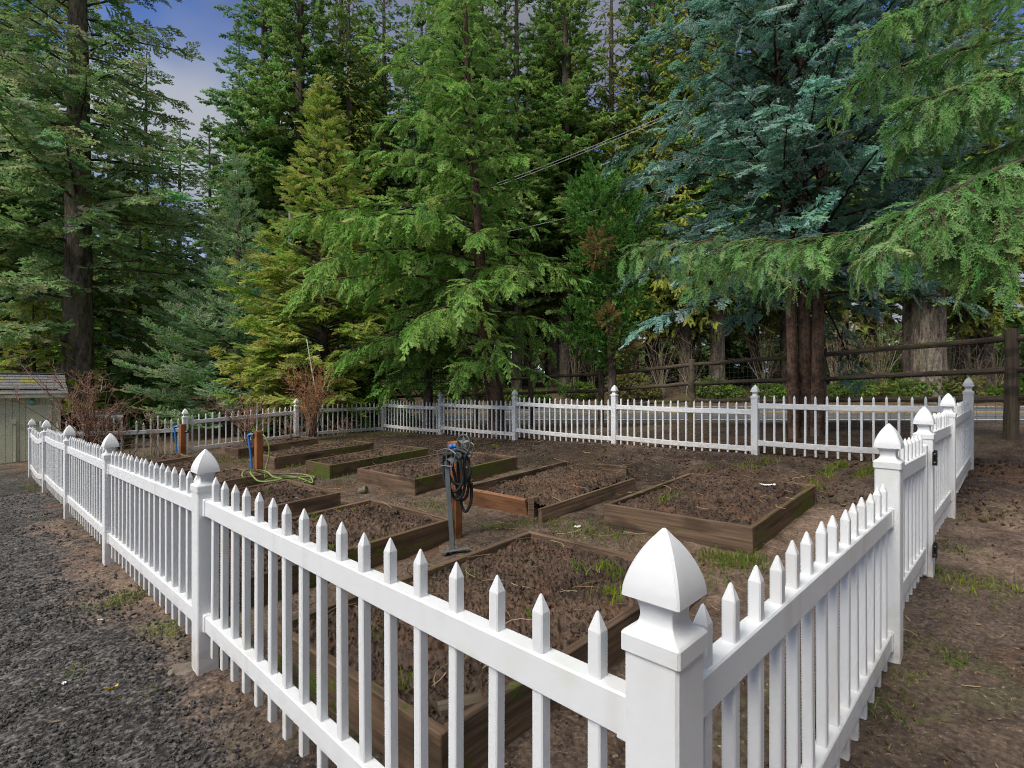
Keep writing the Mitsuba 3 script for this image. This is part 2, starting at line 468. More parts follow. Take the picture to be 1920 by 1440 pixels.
def panel(par, A, B, za, zb, n, sag=0.0, low=0.56, over=0.12, skip=(), broken=None, top_only=None, inset=PW / 2):
    """Rails from post A to post B with their top edges at za and zb (heights), and n pickets."""
    A, B = np.asarray(A), np.asarray(B)
    d = (B - A) / np.linalg.norm(B - A)
    a2, b2 = A + d * (inset - 0.004), B - d * (inset - 0.004)
    for dz in (0, -low):
        obj('rail', ply(rail_mesh((*a2, za + dz), (*b2, zb + dz), sag), 'vinyl', smooth=20), par)
    br = [(A + d * inset, za), (B - d * inset, zb)]                       # end brackets, a little proud of the rail
    for p, z in br:
        for dz in (0, -low):
            s = 1 if p is br[0][0] else -1
            obj('bracket', ply(rail_mesh((*p, z + dz + 0.003), (*(p + s * d * 0.028), z + dz + 0.003), 0, RAIL_T + 0.008, RAIL_H + 0.006), 'vinyl', smooth=20), par)
    L = np.linalg.norm(B - A)
    for i in range(n):
        k = (i + 1) / (n + 1)
        if i in skip:
            continue
        c = A * (1 - k) + B * k
        z = za * (1 - k) + zb * k - sag * math.sin(math.pi * k) ** 1.3
        dz = float(rng.normal(0, 0.004))
        sh = picket
        top = z + over + dz
        if broken and i in broken:
            top -= broken[i]
        tx, ty = np.clip(rng.normal(0, 0.004, 2), -0.006, 0.006)
        obj('picket', put(sh, frame([c[0], c[1], top - PICKET_H], (d[0], d[1], 0), (-d[1], d[0], 0), (tx, ty, 1))), par)


GRP = None
f1 = thing('picket_fence', 'nearest long white picket fence run, along the black gravel at the left', 'fence')
for i in range(6):
    add_post(f1, PL[i], ZL[i], tilt=0.0)
za = [0.30, 0.25, 0.24, 0.23, 0.24]
zb = [0.24, 0.25, 0.24, 0.24, 0.26]
for i in range(5):
    panel(f1, PL[i], PL[i + 1], EYE + ZL[i] - za[i], EYE + ZL[i + 1] - zb[i], 17, sag=0.075 if i == 4 else (0.012 if i == 3 else 0))
f2 = thing('picket_fence', 'white picket fence run on the right, on both sides of the small gate', 'fence')
for i in range(1, 5):
    add_post(f2, PR[i], ZR[i])
panel(f2, PR[0], PR[1], EYE + ZR[0] - 0.285, EYE + ZR[1] - 0.385, 14)
panel(f2, PR[2], PR[3], EYE + ZR[2] - 0.175, EYE + ZR[3] - 0.27, 11)
panel(f2, PR[3], PR[4], EYE + ZR[3] - 0.23, EYE + ZR[4] - 0.385, 17)
f3 = thing('picket_fence', 'white picket fence run at the far side of the garden, with the road behind it', 'fence')
fa, fbb = [0.35, 0.375, 0.385, 0.36, 0.36], [0.28, 0.36, 0.27, 0.27, 0.25]
for i in range(1, 6):
    add_post(f3, PF[i], ZF[i])
for i in range(5):
    panel(f3, PF[i], PF[i + 1], EYE + ZF[i] - fa[i], EYE + ZF[i + 1] - fbb[i], 17, sag=0.01)
f4 = thing('picket_fence', 'broken white picket fence run at the back left, behind the bare bushes', 'fence')
for i in range(1, 3):
    add_post(f4, PB[i], ZB[i])
panel(f4, PB[0], PB[1], EYE + ZB[0] - 0.33, EYE + ZB[1] - 0.27, 17)
panel(f4, PB[1], PB[2], EYE + ZB[1] - 0.30, EYE + ZB[2] - 0.25, 17)
panel(f4, PB[2], PB[3], EYE + ZB[2] - 0.40, EYE + ZB[3] - 0.24, 19, sag=0.03, skip=(7, 12), broken={3: -0.08, 4: -0.03, 5: 0.05, 9: -0.06, 10: 0.07, 14: 0.10}, over=0.20)

# gate
plain('black_iron', (0.012, 0.012, 0.013), 0.4, 0.0, 0.5)
gt = thing('picket_gate', 'narrow white picket gate with black hinges in the right fence run', 'gate')
gd = (PR[2] - PR[1]) / np.linalg.norm(PR[2] - PR[1])
ga, gb = PR[1] + gd * (PW / 2 + 0.02), PR[2] - gd * (PW / 2 + 0.035)
gz0, gz1 = EYE + ZR[1] - 0.215, EYE + ZR[2] - 0.285
for dz in (0, -0.58):
    obj('rail', ply(rail_mesh((*(ga + gd * 0.055), gz0 + dz), (*(gb - gd * 0.055), gz1 + dz)), 'vinyl', smooth=20), gt)
for p, z in ((ga + gd * 0.03, gz0), (gb - gd * 0.03, gz1)):
    obj('stile', put(ply(hexa(0.06, 0.055, 0.80, 0.004), 'vinyl', smooth=20), frame([p[0], p[1], z - 0.35], (*gd, 0), (-gd[1], gd[0], 0))), gt)
for i in range(7):
    k = (i + 1) / 8
    c = ga * (1 - k) + gb * k
    z = gz0 * (1 - k) + gz1 * k
    obj('picket', put(picket, frame([c[0], c[1], z + 0.12 - PICKET_H], (*gd, 0), (-gd[1], gd[0], 0))), gt)
nrm = np.array([gd[1], -gd[0]])                 # outwards, to the right
for z in (gz1 - 0.03, gz1 - 0.60):
    c = PR[2] - gd * (PW / 2 + 0.018)
    pts = []
    hm = [hexa(0.115, 0.006, 0.085, 0.002)]
    for s in (-1, 1):
        for zz in (-0.026, 0.026):
            b = trimesh.creation.cylinder(0.008, 0.010, sections=8)
            b.apply_transform(trimesh.transformations.rotation_matrix(math.pi / 2, [1, 0, 0]))
            b.apply_translation([s * 0.038, -0.007, zz])
            hm.append(b)
    kn = trimesh.creation.cylinder(0.010, 0.095, sections=10)
    kn.apply_translation([0, -0.008, 0])
    hm.append(kn)
    o = c + nrm * (PW / 2 + 0.006)
    obj('hinge', put(ply(join(hm), 'black_iron', smooth=30), frame([o[0], o[1], z], (*gd, 0), (-nrm[0], -nrm[1], 0))), gt)

# ------------------------------------------------------------------ raised beds
def board_ply(a, b, h=0.24, t=0.04, mat='board_mat', lean=0.0, up=(0, 0, 1)):
    """A plank from a to b (top centre line)."""
    a, b = np.asarray(a, float), np.asarray(b, float)
    L = np.linalg.norm(b - a)
    m = hexa(L, t, h, 0.004)
    v = np.array(m.vertices)
    k = rng.random() * 40
    uv = np.stack([v[:, 0] + k, v[:, 2] + 0.7 * v[:, 1] + k * 0.37], -1)
    nn = np.round(L / 0.12).astype(int)
    x = norm(b - a)
    y = norm(np.cross(np.array([0, 0, 1.0]), x))
    z = np.cross(x, y)
    y2 = y * math.cos(lean) + z * math.sin(lean)
    z2 = -y * math.sin(lean) + z * math.cos(lean)
    w = (a + b) / 2 - z2 * h / 2 + v[:, :1] * x + v[:, 1:2] * y2 + v[:, 2:] * z2
    f = np.array(m.faces)
    return ply((w[f].reshape(-1, 3), np.arange(len(f) * 3).reshape(-1, 3)), mat, uv=uv[f].reshape(-1, 2))


def clod_templates(sub, n, seed):
    r = np.random.default_rng(seed)
    out = []
    for i in range(n):
        m = trimesh.creation.icosphere(sub)
        v = np.array(m.vertices)
        v = v * (0.65 + 0.7 * nz(v * 1.3 + 7 * i, 3)[:, None] + 0.35 * (nz(v * 3.1 + 3 * i, 5)[:, None] - 0.5)) * r.uniform(0.7, 1.2, 3)
        out.append((v, np.array(m.faces)))
    return out


def rand_rot(n, r):
    q = norm(r.normal(size=(n, 4)))
    w, x, y, z = q.T
    return np.stack([np.stack([1 - 2 * (y * y + z * z), 2 * (x * y - z * w), 2 * (x * z + y * w)], -1),
                     np.stack([2 * (x * y + z * w), 1 - 2 * (x * x + z * z), 2 * (y * z - x * w)], -1),
                     np.stack([2 * (x * z - y * w), 2 * (y * z + x * w), 1 - 2 * (x * x + y * y)], -1)], 1)


def scatter(tmpl, pos, rot, scale):
    """Copies of the templates (chosen in turn) as one vertex and face array."""
    V, Fc, off = [], [], 0
    for k, (v, f) in enumerate(tmpl):
        s = slice(k, None, len(tmpl))
        p, R, c = pos[s], rot[s], scale[s]
        w = np.einsum('nij,vj->nvi', R, v) * c[:, None, None] + p[:, None]
        ff = f[None] + (np.arange(len(p)) * len(v))[:, None, None]
        V.append(w.reshape(-1, 3))
        Fc.append(ff.reshape(-1, 3) + off)
        off += w.shape[0] * w.shape[1]
    return np.vstack(V), np.vstack(Fc)


CL1, CL0 = clod_templates(1, 6, 1), clod_templates(0, 6, 2)
_o = trimesh.convex.convex_hull(np.array([[1, 0, 0], [-1, 0, 0], [0, 1, 0], [0, -1, 0], [0, 0, 1], [0, 0, -1.0]]))
CL8 = [(np.array(_o.vertices) * np.random.default_rng(i).uniform(0.75, 1.15, (6, 1)) + np.random.default_rng(i).normal(0, 0.10, (6, 3)), np.array(_o.faces)) for i in range(8)]


def soil(par, c, top, step, nclod, sz, mound=0.05, sub=1, seed=0):
    """Tilled soil over the quadrilateral c (4 points in u, v), near the height of the boards' tops."""
    c = np.asarray(c, float)
    n1 = int(np.linalg.norm(c[1] - c[0]) / step) + 2
    n2 = int(np.linalg.norm(c[3] - c[0]) / step) + 2
    s, t = np.meshgrid(np.linspace(0, 1, n1), np.linspace(0, 1, n2), indexing='ij')

    def place(s, t):
        q = ((1 - s) * (1 - t))[..., None] * c[0] + (s * (1 - t))[..., None] * c[1] + (s * t)[..., None] * c[2] + ((1 - s) * t)[..., None] * c[3]
        x = P0[0] + U[0] * q[..., 0] + V[0] * q[..., 1]
        y = P0[1] + U[1] * q[..., 0] + V[1] * q[..., 1]
        g = ground(x, y)
        p = np.stack([x, y, 0 * x], -1)
        edge = np.minimum(np.minimum(s, 1 - s), np.minimum(t, 1 - t))
        z = g + top - 0.045 + mound * np.clip(edge / 0.22, 0, 1) ** 0.7 + (fb(p * 2.3, 3, 11) - 0.5) * 0.09 * np.clip(edge / 0.1, 0.2, 1)
        return x, y, z, p
    x, y, z, p = place(s, t)
    z = z + (fb(p * 13, 4, 4) - 0.5) * (0.02 + 0.07 * fb(p * 2.7, 2, 78)) + (np.abs(fb(p * 33, 3, 5) - 0.5) - 0.1) * 0.10 + (nz(p * 75, 6) - 0.5) * 0.012
    v = np.stack([x, y, z], -1).reshape(-1, 3)
    i = np.arange(n1 * n2).reshape(n1, n2)
    q = np.stack([i[:-1, :-1], i[1:, :-1], i[1:, 1:], i[:-1, 1:]], -1).reshape(-1, 4)
    f = np.vstack([q[:, [0, 2, 1]], q[:, [0, 3, 2]]])
    r = np.random.default_rng(100 + seed)
    st = r.random((nclod, 2)) * 0.96 + 0.02
    x, y, z, p = place(st[:, 0], st[:, 1])
    z = z + (fb(p * 13, 4, 4) - 0.5) * (0.02 + 0.07 * fb(p * 2.7, 2, 78)) + (np.abs(fb(p * 33, 3, 5) - 0.5) - 0.1) * 0.10 + (nz(p * 75, 6) - 0.5) * 0.012 + 0.003
    scl = sz * (0.30 + 0.9 * r.random(nclod) ** 3.0 * 1.7 + 1.6 * (r.random(nclod) < 0.02)) * (0.45 + 1.1 * fb(p * 3.1, 3, 77))
    cv, cf = scatter(CL1 if sub else CL8, np.stack([x, y, z], -1), rand_rot(nclod, r), scl)
    m = trimesh.Trimesh(v, f, process=False)
    if m.face_normals[:, 2].mean() < 0:
        f = f[:, ::-1]
    obj('soil', ply((np.vstack([v, cv]), np.vstack([f, cf + len(v)])), 'soil_mat', smooth=50), par, kind='stuff')


def bed(label, u0, u1, v0, v1, top=0.2, h=0.26, step=0.02, nclod=1200, sz=0.013, sub=0, mound=0.05, skip=(), mats={}, jit=0.02, seed=0, mossy=()):
    k = thing('raised_bed', label, 'garden bed', 'raised beds in the garden')
    j = np.random.default_rng(seed).normal(0, jit, (4, 2))
    c = np.array([[u0, v0], [u1, v0], [u1, v1], [u0, v1]]) + j
    w = np.array([uv2xy(*q) for q in c])
    g = ground(w[:, 0], w[:, 1]) + top
    for i in range(4):
        if i in skip:
            continue
        a, b = np.array([*w[i], g[i]]), np.array([*w[(i + 1) % 4], g[(i + 1) % 4]])
        dd = norm(b - a)
        o = 0.02 if i % 2 == 0 else -0.022
        obj('board', board_ply(a - dd * o, b + dd * o, h, 0.042, mats.get(i, 'mossy_board_mat' if i in mossy else 'board_mat'), lean=float(np.random.default_rng(seed + i).normal(0, 0.02))), k)
    inn = 0.022
    cc = c + np.array([[inn, inn], [-inn, inn], [-inn, -inn], [inn, -inn]])
    soil(k, cc, top, step, nclod, sz, mound, sub, seed)
    return k


bA = bed('raised bed nearest the lens, directly behind the nearest picket panel', 0.95, 2.24, 0.27, 2.16, step=0.0085, nclod=6500, sz=0.0075, sub=0, mound=0.02, seed=1, jit=0.01)
bed('mossy sided raised bed to the left of the hose stand', 3.06, 4.29, 0.27, 2.03, step=0.013, nclod=3600, sz=0.009, sub=0, mound=0.05, seed=2, mossy=(3,), jit=0.01)
bed('raised bed with the coiled green hose lying at its far corner', 4.94, 6.22, 0.42, 2.0, step=0.018, nclod=1800, sz=0.011, seed=3, jit=0.01)
bed('raised bed just left of the middle wooden water post', 6.95, 7.85, 0.42, 1.95, step=0.02, nclod=900, seed=4)
bed('mossy raised bed in front of the farthest water post', 8.45, 9.35, 0.42, 1.85, step=0.025, nclod=700, seed=5, mossy=(2, 3))
bed('raised bed at the far left corner under the bare bush', 9.9, 10.75, 0.42, 1.85, step=0.03, nclod=500, seed=6)
bed('raised bed at the right with moss on its corner and a white scrap on it', 0.99, 2.235, 3.19, 4.84, step=0.014, nclod=3600, sz=0.010, sub=0, mound=0.06, seed=7, mossy=(3,), jit=0.008)
bed('raised bed behind the hose stand with a long moss covered side board', 4.79, 6.09, 2.92, 4.66, step=0.018, nclod=1800, sz=0.011, seed=8, mossy=(3,), jit=0.01)
bed('raised bed with a mossy green front board near the middle of the garden', 6.74, 7.50, 2.82, 4.56, step=0.02, nclod=1000, seed=9, mossy=(0, 3))
bed('long raised bed to the right of the middle water post', 8.30, 9.0, 2.68, 4.46, step=0.025, nclod=700, seed=10, mossy=(3,))
bed('farthest raised bed at the back with a bare bush growing in it', 9.98, 10.72, 2.66, 4.2, step=0.03, nclod=500, seed=11, mossy=(3,))

# the broken bed: front board fallen outwards, right board loose, hardly any back board
k = thing('raised_bed', 'broken raised bed with its orange front board tipped outward and corner split open', 'garden bed', 'raised beds in the garden')


def guv(a, b, dz):
    p = uv2xy(a, b)
    return np.array([p[0], p[1], float(ground(p[0], p[1])) + dz])


obj('board', board_ply(guv(3.96, 2.95, 0.19), guv(3.06, 3.0, 0.17), 0.23, 0.042, 'fresh_board_mat', lean=0.30), k, label='orange brown front board tipped outward')
obj('board', board_ply(guv(2.80, 2.90, 0.135), guv(2.72, 4.45, 0.16), 0.19, 0.042, 'board_mat', lean=-0.12), k)
obj('board', board_ply(guv(3.93, 3.0, 0.2), guv(3.93, 4.75, 0.2), 0.24, 0.042), k)
obj('board', board_ply(guv(3.45, 4.82, 0.2), guv(3.05, 4.86, 0.2), 0.24, 0.042), k)
for a, b, hh in ((2.98, 2.99, 0.2), (3.02, 3.09, 0.19), (3.07, 4.80, 0.21)):
    p = guv(a, b, hh)
    obj('stake', board_ply(p + np.array([0.03, 0, 0]), p - np.array([0.03, 0, 0]), 0.26, 0.045), k)
soil(k, [[2.84, 3.03], [3.88, 3.05], [3.88, 4.8], [2.82, 4.6]], 0.17, 0.014, 3200, 0.011, 0.05, 0, 12)
# a loose grey offcut by the nearest bed's front corner
p = guv(1.06, 0.35, 0.205)
obj('board', board_ply(p, guv(0.99, 0.50, 0.20), 0.03, 0.06, 'rail_mat'), bA, label='short grey weathered plank lying on the soil')

# ------------------------------------------------------------------ loose ground cover: gravel, clods, straw, grass
r5 = np.random.default_rng(5)


def lie(n, x0, x1, y0, y1, keep, r):
    x, y = r.uniform(x0, x1, n), r.uniform(y0, y1, n)
    a = (x - P0[0]) * LNX + (y - P0[1]) * LNY
    b = (x - P0[0]) * U[0] + (y - P0[1]) * U[1]
    ok = keep(a, b, x, y)
    return x[ok], y[ok]


def in_bed(a, b):
    m = np.zeros(np.shape(a), bool)
    for u0, u1, v0, v1 in ((0.9, 2.3, 0.2, 2.2), (3, 4.35, 0.2, 2.1), (4.9, 6.3, 0.35, 2.05), (6.9, 7.9, 0.35, 2.0), (8.4, 9.4, 0.35, 1.9), (9.8, 10.8, 0.35, 1.9), (0.9, 2.3, 3.1, 4.9), (2.65, 4.0, 2.8, 4.9),
                           (4.7, 6.15, 2.85, 4.7), (6.65, 7.55, 2.75, 4.6), (8.2, 9.1, 2.6, 4.5), (9.9, 10.8, 2.6, 4.3)):
        m |= (a > v0) & (a < v1) & (b > u0) & (b < u1)
    return m


OCT = [(np.array(m.vertices) * s, np.array(m.faces)) for m, s in ((trimesh.creation.icosphere(0), np.array([1, .8, .6])), (trimesh.convex.convex_hull(np.random.default_rng(3).normal(size=(9, 3))), 0.7),
                                                                  (trimesh.convex.convex_hull(np.random.default_rng(4).normal(size=(8, 3))), 0.7))]
bs('gravel_mat', {'type': 'principled', 'base_color': proc(lambda p, n, uv: mix(C3((0.024, 0.0225, 0.0215)), C3((0.125, 0.116, 0.110)), noise(p.x * 31, p.y * 31, p.z * 31) ** 2)), 'roughness': 0.75, 'specular': 0.35})
x, y = lie(330000, -7.5, 0.6, 0.4, 8.0, lambda a, b, x, y: (a < -0.12 + 0.2 * r5.normal(size=a.shape)) & (np.abs(x) < y * 1.1 + 0.3), r5)
w = r5.random(len(x)) < np.clip((2.6 / (np.hypot(x, y) + 0.1)) ** 2, 0.04, 1)
x, y = x[w], y[w]
z = ground(x, y) + (fb(np.stack([x, y, 0 * x], -1) * 1.1, 3, 3) - 0.5) * 0.05 + 0.004
gv, gf = scatter(CL8, np.stack([x, y, z], -1), rand_rot(len(x), r5), (0.0035 + 0.0085 * r5.random(len(x)) ** 2.5) * np.clip(np.hypot(x, y) / 2.8, 0.8, 1.4))
obj('gravel', ply((gv, gf), 'gravel_mat'), kind='stuff', label='loose black gravel and bark crumbs left of the nearest fence', cat='gravel')
x, y = lie(60000, -6, 9, 0.8, 14.5, lambda a, b, x, y: (a > 0.1) & (b > -2.6) & (b < 9) & ~in_bed(a, b) & ((a > 4.9) | (r5.random(a.shape) < 0.3)) & (a < 8) & (r5.random(a.shape) < 0.75), r5)
z = ground(x, y) + 0.012
gv, gf = scatter(CL8, np.stack([x, y, z], -1), rand_rot(len(x), r5), np.where((x - P0[0]) * LNX + (y - P0[1]) * LNY > 4.9, 0.005 + 0.026 * r5.random(len(x)) ** 3, 0.003 + 0.009 * r5.random(len(x)) ** 3))
obj('earth_clods', ply((gv, gf), 'soil_mat'), kind='stuff', label='crumbly dark earth clods between the beds and the far fence', cat='soil')


def col(c, n, r, amt=0.25):
    return np.clip(np.asarray(c)[None] * (1 + amt * r.normal(size=(n, 1))) * (1 + 0.08 * r.normal(size=(n, 3))), 0.004, 0.9)


def straw(n, r, pos, name, label):
    L = r.uniform(0.04, 0.22, n)
    az = r.uniform(0, 6.28, n)
    d = np.stack([np.cos(az), np.sin(az), r.normal(0, 0.12, n)], -1)
    sd = np.stack([-np.sin(az), np.cos(az), 0 * az], -1)
    t = np.linspace(-0.5, 0.5, 5)
    P = pos[:, None] + d[:, None] * (t[None, :, None] * L[:, None, None]) + sd[:, None] * ((t ** 2 - 0.1)[None, :, None] * (L * r.normal(0, 0.6, n))[:, None, None])
    P[..., 2] += np.abs(r.normal(0, 0.01, (n, 1))) + (t ** 2 * r.uniform(0, 0.5)) * 0.02
    R = np.repeat(r.uniform(0.0010, 0.0028, n)[:, None], 5, 1)
    v, f = tubes_soup(P, R, 3)
    c = np.repeat(col((0.34, 0.24, 0.14), n, r, 0.35), 15, 0)
    obj(name, ply((v, f), 'twig_mat', smooth=True, color=c), kind='stuff', label=label, cat='straw')


x, y = lie(9000, -7, 7, 0.9, 13.5, lambda a, b, x, y: (a > 0.1) & (b > -1.2) & (b < 10.5) & (a < 7.5) & (r5.random(a.shape) < np.where(b > 0.1, 0.22, 0.06)), r5)
a = (x - P0[0]) * LNX + (y - P0[1]) * LNY
b = (x - P0[0]) * U[0] + (y - P0[1]) * U[1]
z = ground(x, y) + np.where(in_bed(a, b), 0.215, 0.02)
straw(len(x), r5, np.stack([x, y, z], -1), 'straw', 'dead pale stalks and straw strewn over beds and paths')

# needles, bark crumbs and leaf bits
x, y = lie(60000, -8, 8, 0.8, 12, lambda a, b, x, y: ~in_bed(a, b) & (np.abs(x) < y * 1.1 + 0.4) & (r5.random(a.shape) < np.clip(3.2 / (x * x + y * y), 0.02, 1) * np.where(a < 0, 0.25, 1.0)), r5)
z = ground(x, y) + (fb(np.stack([x, y, 0 * x], -1) * 1.1, 3, 3) - 0.5) * 0.05 + 0.006
n = len(x)
az, L, w = r5.uniform(0, 6.28, n), r5.uniform(0.006, 0.028, n), r5.uniform(0.0012, 0.006, n)
d, e = np.stack([np.cos(az), np.sin(az), r5.normal(0, 0.2, n)], -1), np.stack([-np.sin(az), np.cos(az), r5.normal(0, 0.25, n)], -1)
o = np.stack([x, y, z], -1)
v = np.stack([o - d * L[:, None], o - e * w[:, None], o + d * L[:, None], o + e * w[:, None]], 1).reshape(-1, 3)
q = np.arange(len(v)).reshape(-1, 4)
pal = np.array([(0.06, 0.035, 0.02), (0.16, 0.09, 0.045), (0.28, 0.20, 0.12), (0.04, 0.028, 0.02), (0.10, 0.09, 0.03)])[r5.integers(0, 5, n)] * r5.uniform(0.6, 1.3, (n, 1))
obj('litter', ply((v, q), 'twig_mat', color=np.repeat(pal, 4, 0)), kind='stuff', label='brown needles and bark bits littering the bare earth', cat='litter')



def unproject(px, py, dz=0.0):
    lo, hi = 0.3, 60.0
    for _ in range(50):
        m = (lo + hi) / 2
        q = at(px, py, m)
        if q[2] > float(ground(q[0], q[1])) + dz:
            lo = m
        else:
            hi = m
    return at(px, py, lo)


def grass(spots, r):
    P, R, C = [], [], []
    for px, py, rad, n, hgt, dz, c in spots:
        o = unproject(px, py, dz)
        q = r.normal(0, rad, (n, 2)) * np.array([1.0, 1.0])
        x, y = o[0] + q[:, 0], o[1] + q[:, 1]
        z = ground(x, y) + dz
        az = r.uniform(0, 6.28, n)
        ln = hgt * r.uniform(0.4, 1.2, n)
        lean = r.uniform(0.15, 0.9, n)
        t = np.linspace(0, 1, 4)
        d = np.stack([np.cos(az), np.sin(az)], -1)
        pts = np.stack([x[:, None] + d[:, :1] * (ln * lean)[:, None] * t ** 2, y[:, None] + d[:, 1:] * (ln * lean)[:, None] * t ** 2, z[:, None] + (ln * (1.1 - 0.5 * lean))[:, None] * t], -1)
        P.append(pts)
        R.append((0.0032 * (1 - 0.85 * t))[None] * (0.7 + hgt * 5) * np.ones((n, 1)))
        C.append(np.repeat(col(c, n, r, 0.25), 12, 0))
    P, R = np.vstack(P), np.vstack(R)
    d = norm(P[:, -1] - P[:, 0])
    sd = norm(np.cross(d, r.normal(size=d.shape)))[:, None]
    V = np.stack([P - sd * R[..., None] * 1.3, P + sd * R[..., None] * 1.3], 2).reshape(-1, 3)
    q = np.arange(len(V)).reshape(-1, 4, 2)
    f = np.vstack([np.stack([q[:, i, 0], q[:, i, 1], q[:, i + 1, 1]], -1) for i in range(3)] + [np.stack([q[:, i, 0], q[:, i + 1, 1], q[:, i + 1, 0]], -1) for i in range(3)])
    v = V
    C = [np.repeat(c.reshape(-1, 12, 3)[:, :1], 8, 1).reshape(-1, 3) for c in C]
    obj('grass', ply((v, f), 'leaf_mat', color=np.vstack(C)), kind='stuff', label='small tufts of green grass and weeds on the muddy paths', cat='grass')


G1, G2, G3 = (0.13, 0.19, 0.035), (0.20, 0.26, 0.035), (0.16, 0.17, 0.06)
sp = [(925, 990, .08, 90, .05, 0, G1), (955, 985, .10, 80, .05, 0, G3), (1000, 985, .10, 130, .05, 0, G1), (1040, 978, .08, 70, .05, 0, G3), (1075, 990, .12, 150, .05, 0, G1), (1060, 1003, .09, 90, .05, 0, G3),
      (1110, 1002, .10, 110, .05, 0, G1), (1140, 985, .12, 70, .05, 0, G3), (1165, 1005, .12, 80, .05, 0, G1), (1180, 1020, .12, 70, .05, 0, G3), (1345, 1050, .10, 180, .06, 0, G1), (1380, 1055, .10, 200, .06, 0, G1), (1410, 1052, .08, 110, .06, 0, G1),
      (1320, 1085, .09, 90, .05, 0, G1), (1280, 1000, .05, 90, .06, 0, G3), (1385, 1020, .06, 90, .05, 0, G1), (1545, 895, .045, 54, .12, 0, G2), (1560, 885, .045, 67, .12, 0, G2), (1580, 875, .045, 54, .12, 0, G2), (1612, 900, .045, 40, .12, 0, G2), (1625, 890, .045, 58, .12, 0, G2),
      (1640, 880, .045, 45, .12, 0, G2), (1530, 918, .05, 40, .14, 0, G2), (1400, 880, .10, 60, .10, 0, G2), (1440, 868, .12, 60, .10, 0, G2), (1330, 878, .05, 50, .08, 0, G1), (1455, 852, .08, 50, .12, 0, G1), (1795, 1030, .10, 100, .045, 0, G1), (1850, 1100, .12, 160, .05, 0, G2), (1775, 1076, .07, 70, .04, 0, G1),
      (1830, 975, .12, 80, .04, 0, G1), (1870, 960, .10, 60, .04, 0, G3), (1685, 1275, .05, 60, .035, 0, G2), (1725, 1270, .05, 40, .03, 0, G2), (1780, 1243, .06, 70, .05, 0, G1), (1650, 1330, .06, 60, .05, 0, G1), (1710, 1200, .06, 40, .04, 0, G3), (1740, 1320, .10, 40, .03, 0, G3),
      (230, 1125, .12, 140, .03, 0, G1), (250, 1120, .08, 90, .03, 0, G1), (210, 1130, .05, 50, .03, 0, G2), (310, 1180, .05, 40, .03, 0, G2), (140, 1260, .04, 30, .025, 0, G2), (65, 912, .15, 140, .05, 0, G1), (110, 970, .2, 60, .04, 0, G3), (325, 1192, .03, 20, .03, 0, G2), (270, 1305, .05, 20, .03, 0, G1),
      (440, 858, .30, 320, .08, 0, G1), (470, 862, .35, 300, .07, 0, G3), (420, 870, .30, 200, .06, 0, G3), (545, 875, .25, 160, .08, 0, G1), (560, 870, .15, 120, .10, 0, G2), (660, 890, .15, 120, .06, 0, G1), (655, 905, .2, 90, .05, 0, G3), (725, 900, .15, 100, .05, 0, G3), (760, 870, .1, 60, .06, 0, G1),
      (785, 918, .08, 110, .06, 0, G1), (795, 950, .12, 120, .05, 0, G1), (770, 945, .10, 80, .05, 0, G3), (815, 955, .08, 90, .05, 0, G1), (740, 930, .1, 60, .04, 0, G3), (690, 815, .40, 320, .06, 0, G3), (730, 812, .35, 320, .06, 0, G1), (770, 815, .3, 200, .05, 0, G3), (650, 820, .4, 240, .06, 0, G3), (610, 825, .4, 200, .07, 0, G3),
      (290, 855, .2, 150, .09, 0, G1), (320, 850, .2, 130, .08, 0, G1), (560, 905, .2, 80, .05, 0, G3), (600, 895, .25, 100, .05, 0, G3), (630, 905, .2, 60, .05, 0, G3),
      (1085, 1068, .03, 30, .06, .2, G1), (1135, 1068, .04, 45, .07, .2, G2), (1170, 1085, .04, 45, .07, .2, G1), (1140, 1113, .03, 35, .06, .2, G2), (1155, 1130, .02, 12, .09, .2, G2), (990, 1155, .015, 8, .06, .2, G2), (880, 1080, .03, 20, .05, .2, G3), (763, 1285, .03, 25, .05, .2, G2), (705, 1193, .03, 25, .05, .2, G1),
      (585, 972, .03, 20, .06, .2, G1), (595, 975, .02, 14, .06, .2, G2), (630, 1028, .03, 24, .05, .2, G1), (650, 960, .04, 25, .05, .2, G2), (1250, 940, .05, 45, .06, .2, G2), (1262, 932, .04, 30, .06, .2, G1), (1295, 945, .04, 25, .06, .2, G3), (505, 925, .04, 30, .06, .2, G1), (360, 897, .05, 30, .06, .2, G1), (1035, 880, .04, 30, .08, .0, G2), (923, 840, .06, 40, .08, 0, G2),
      (1000, 865, .05, 25, .08, 0, G3), (890, 835, .1, 40, .07, 0, G3)]
for i in range(30):
    sp.append((r5.uniform(1620, 1915), r5.uniform(900, 1430), .05, 8, .03, 0, G3))
grass(sp, np.random.default_rng(8))

# ------------------------------------------------------------------ trees
def rhombi(p0, p1, side, w, bend=0.0, mid=0.42):
    """One creased blade per row from p0 to p1: vertices (n, 4, 3)."""
    m = p0 * (1 - mid) + p1 * mid
    up = np.array([0, 0, 1.0]) * bend
    return np.stack([p0, m + side * w[:, None] / 2 - up * w[:, None], p1, m - side * w[:, None] / 2 - up * w[:, None]], 1)


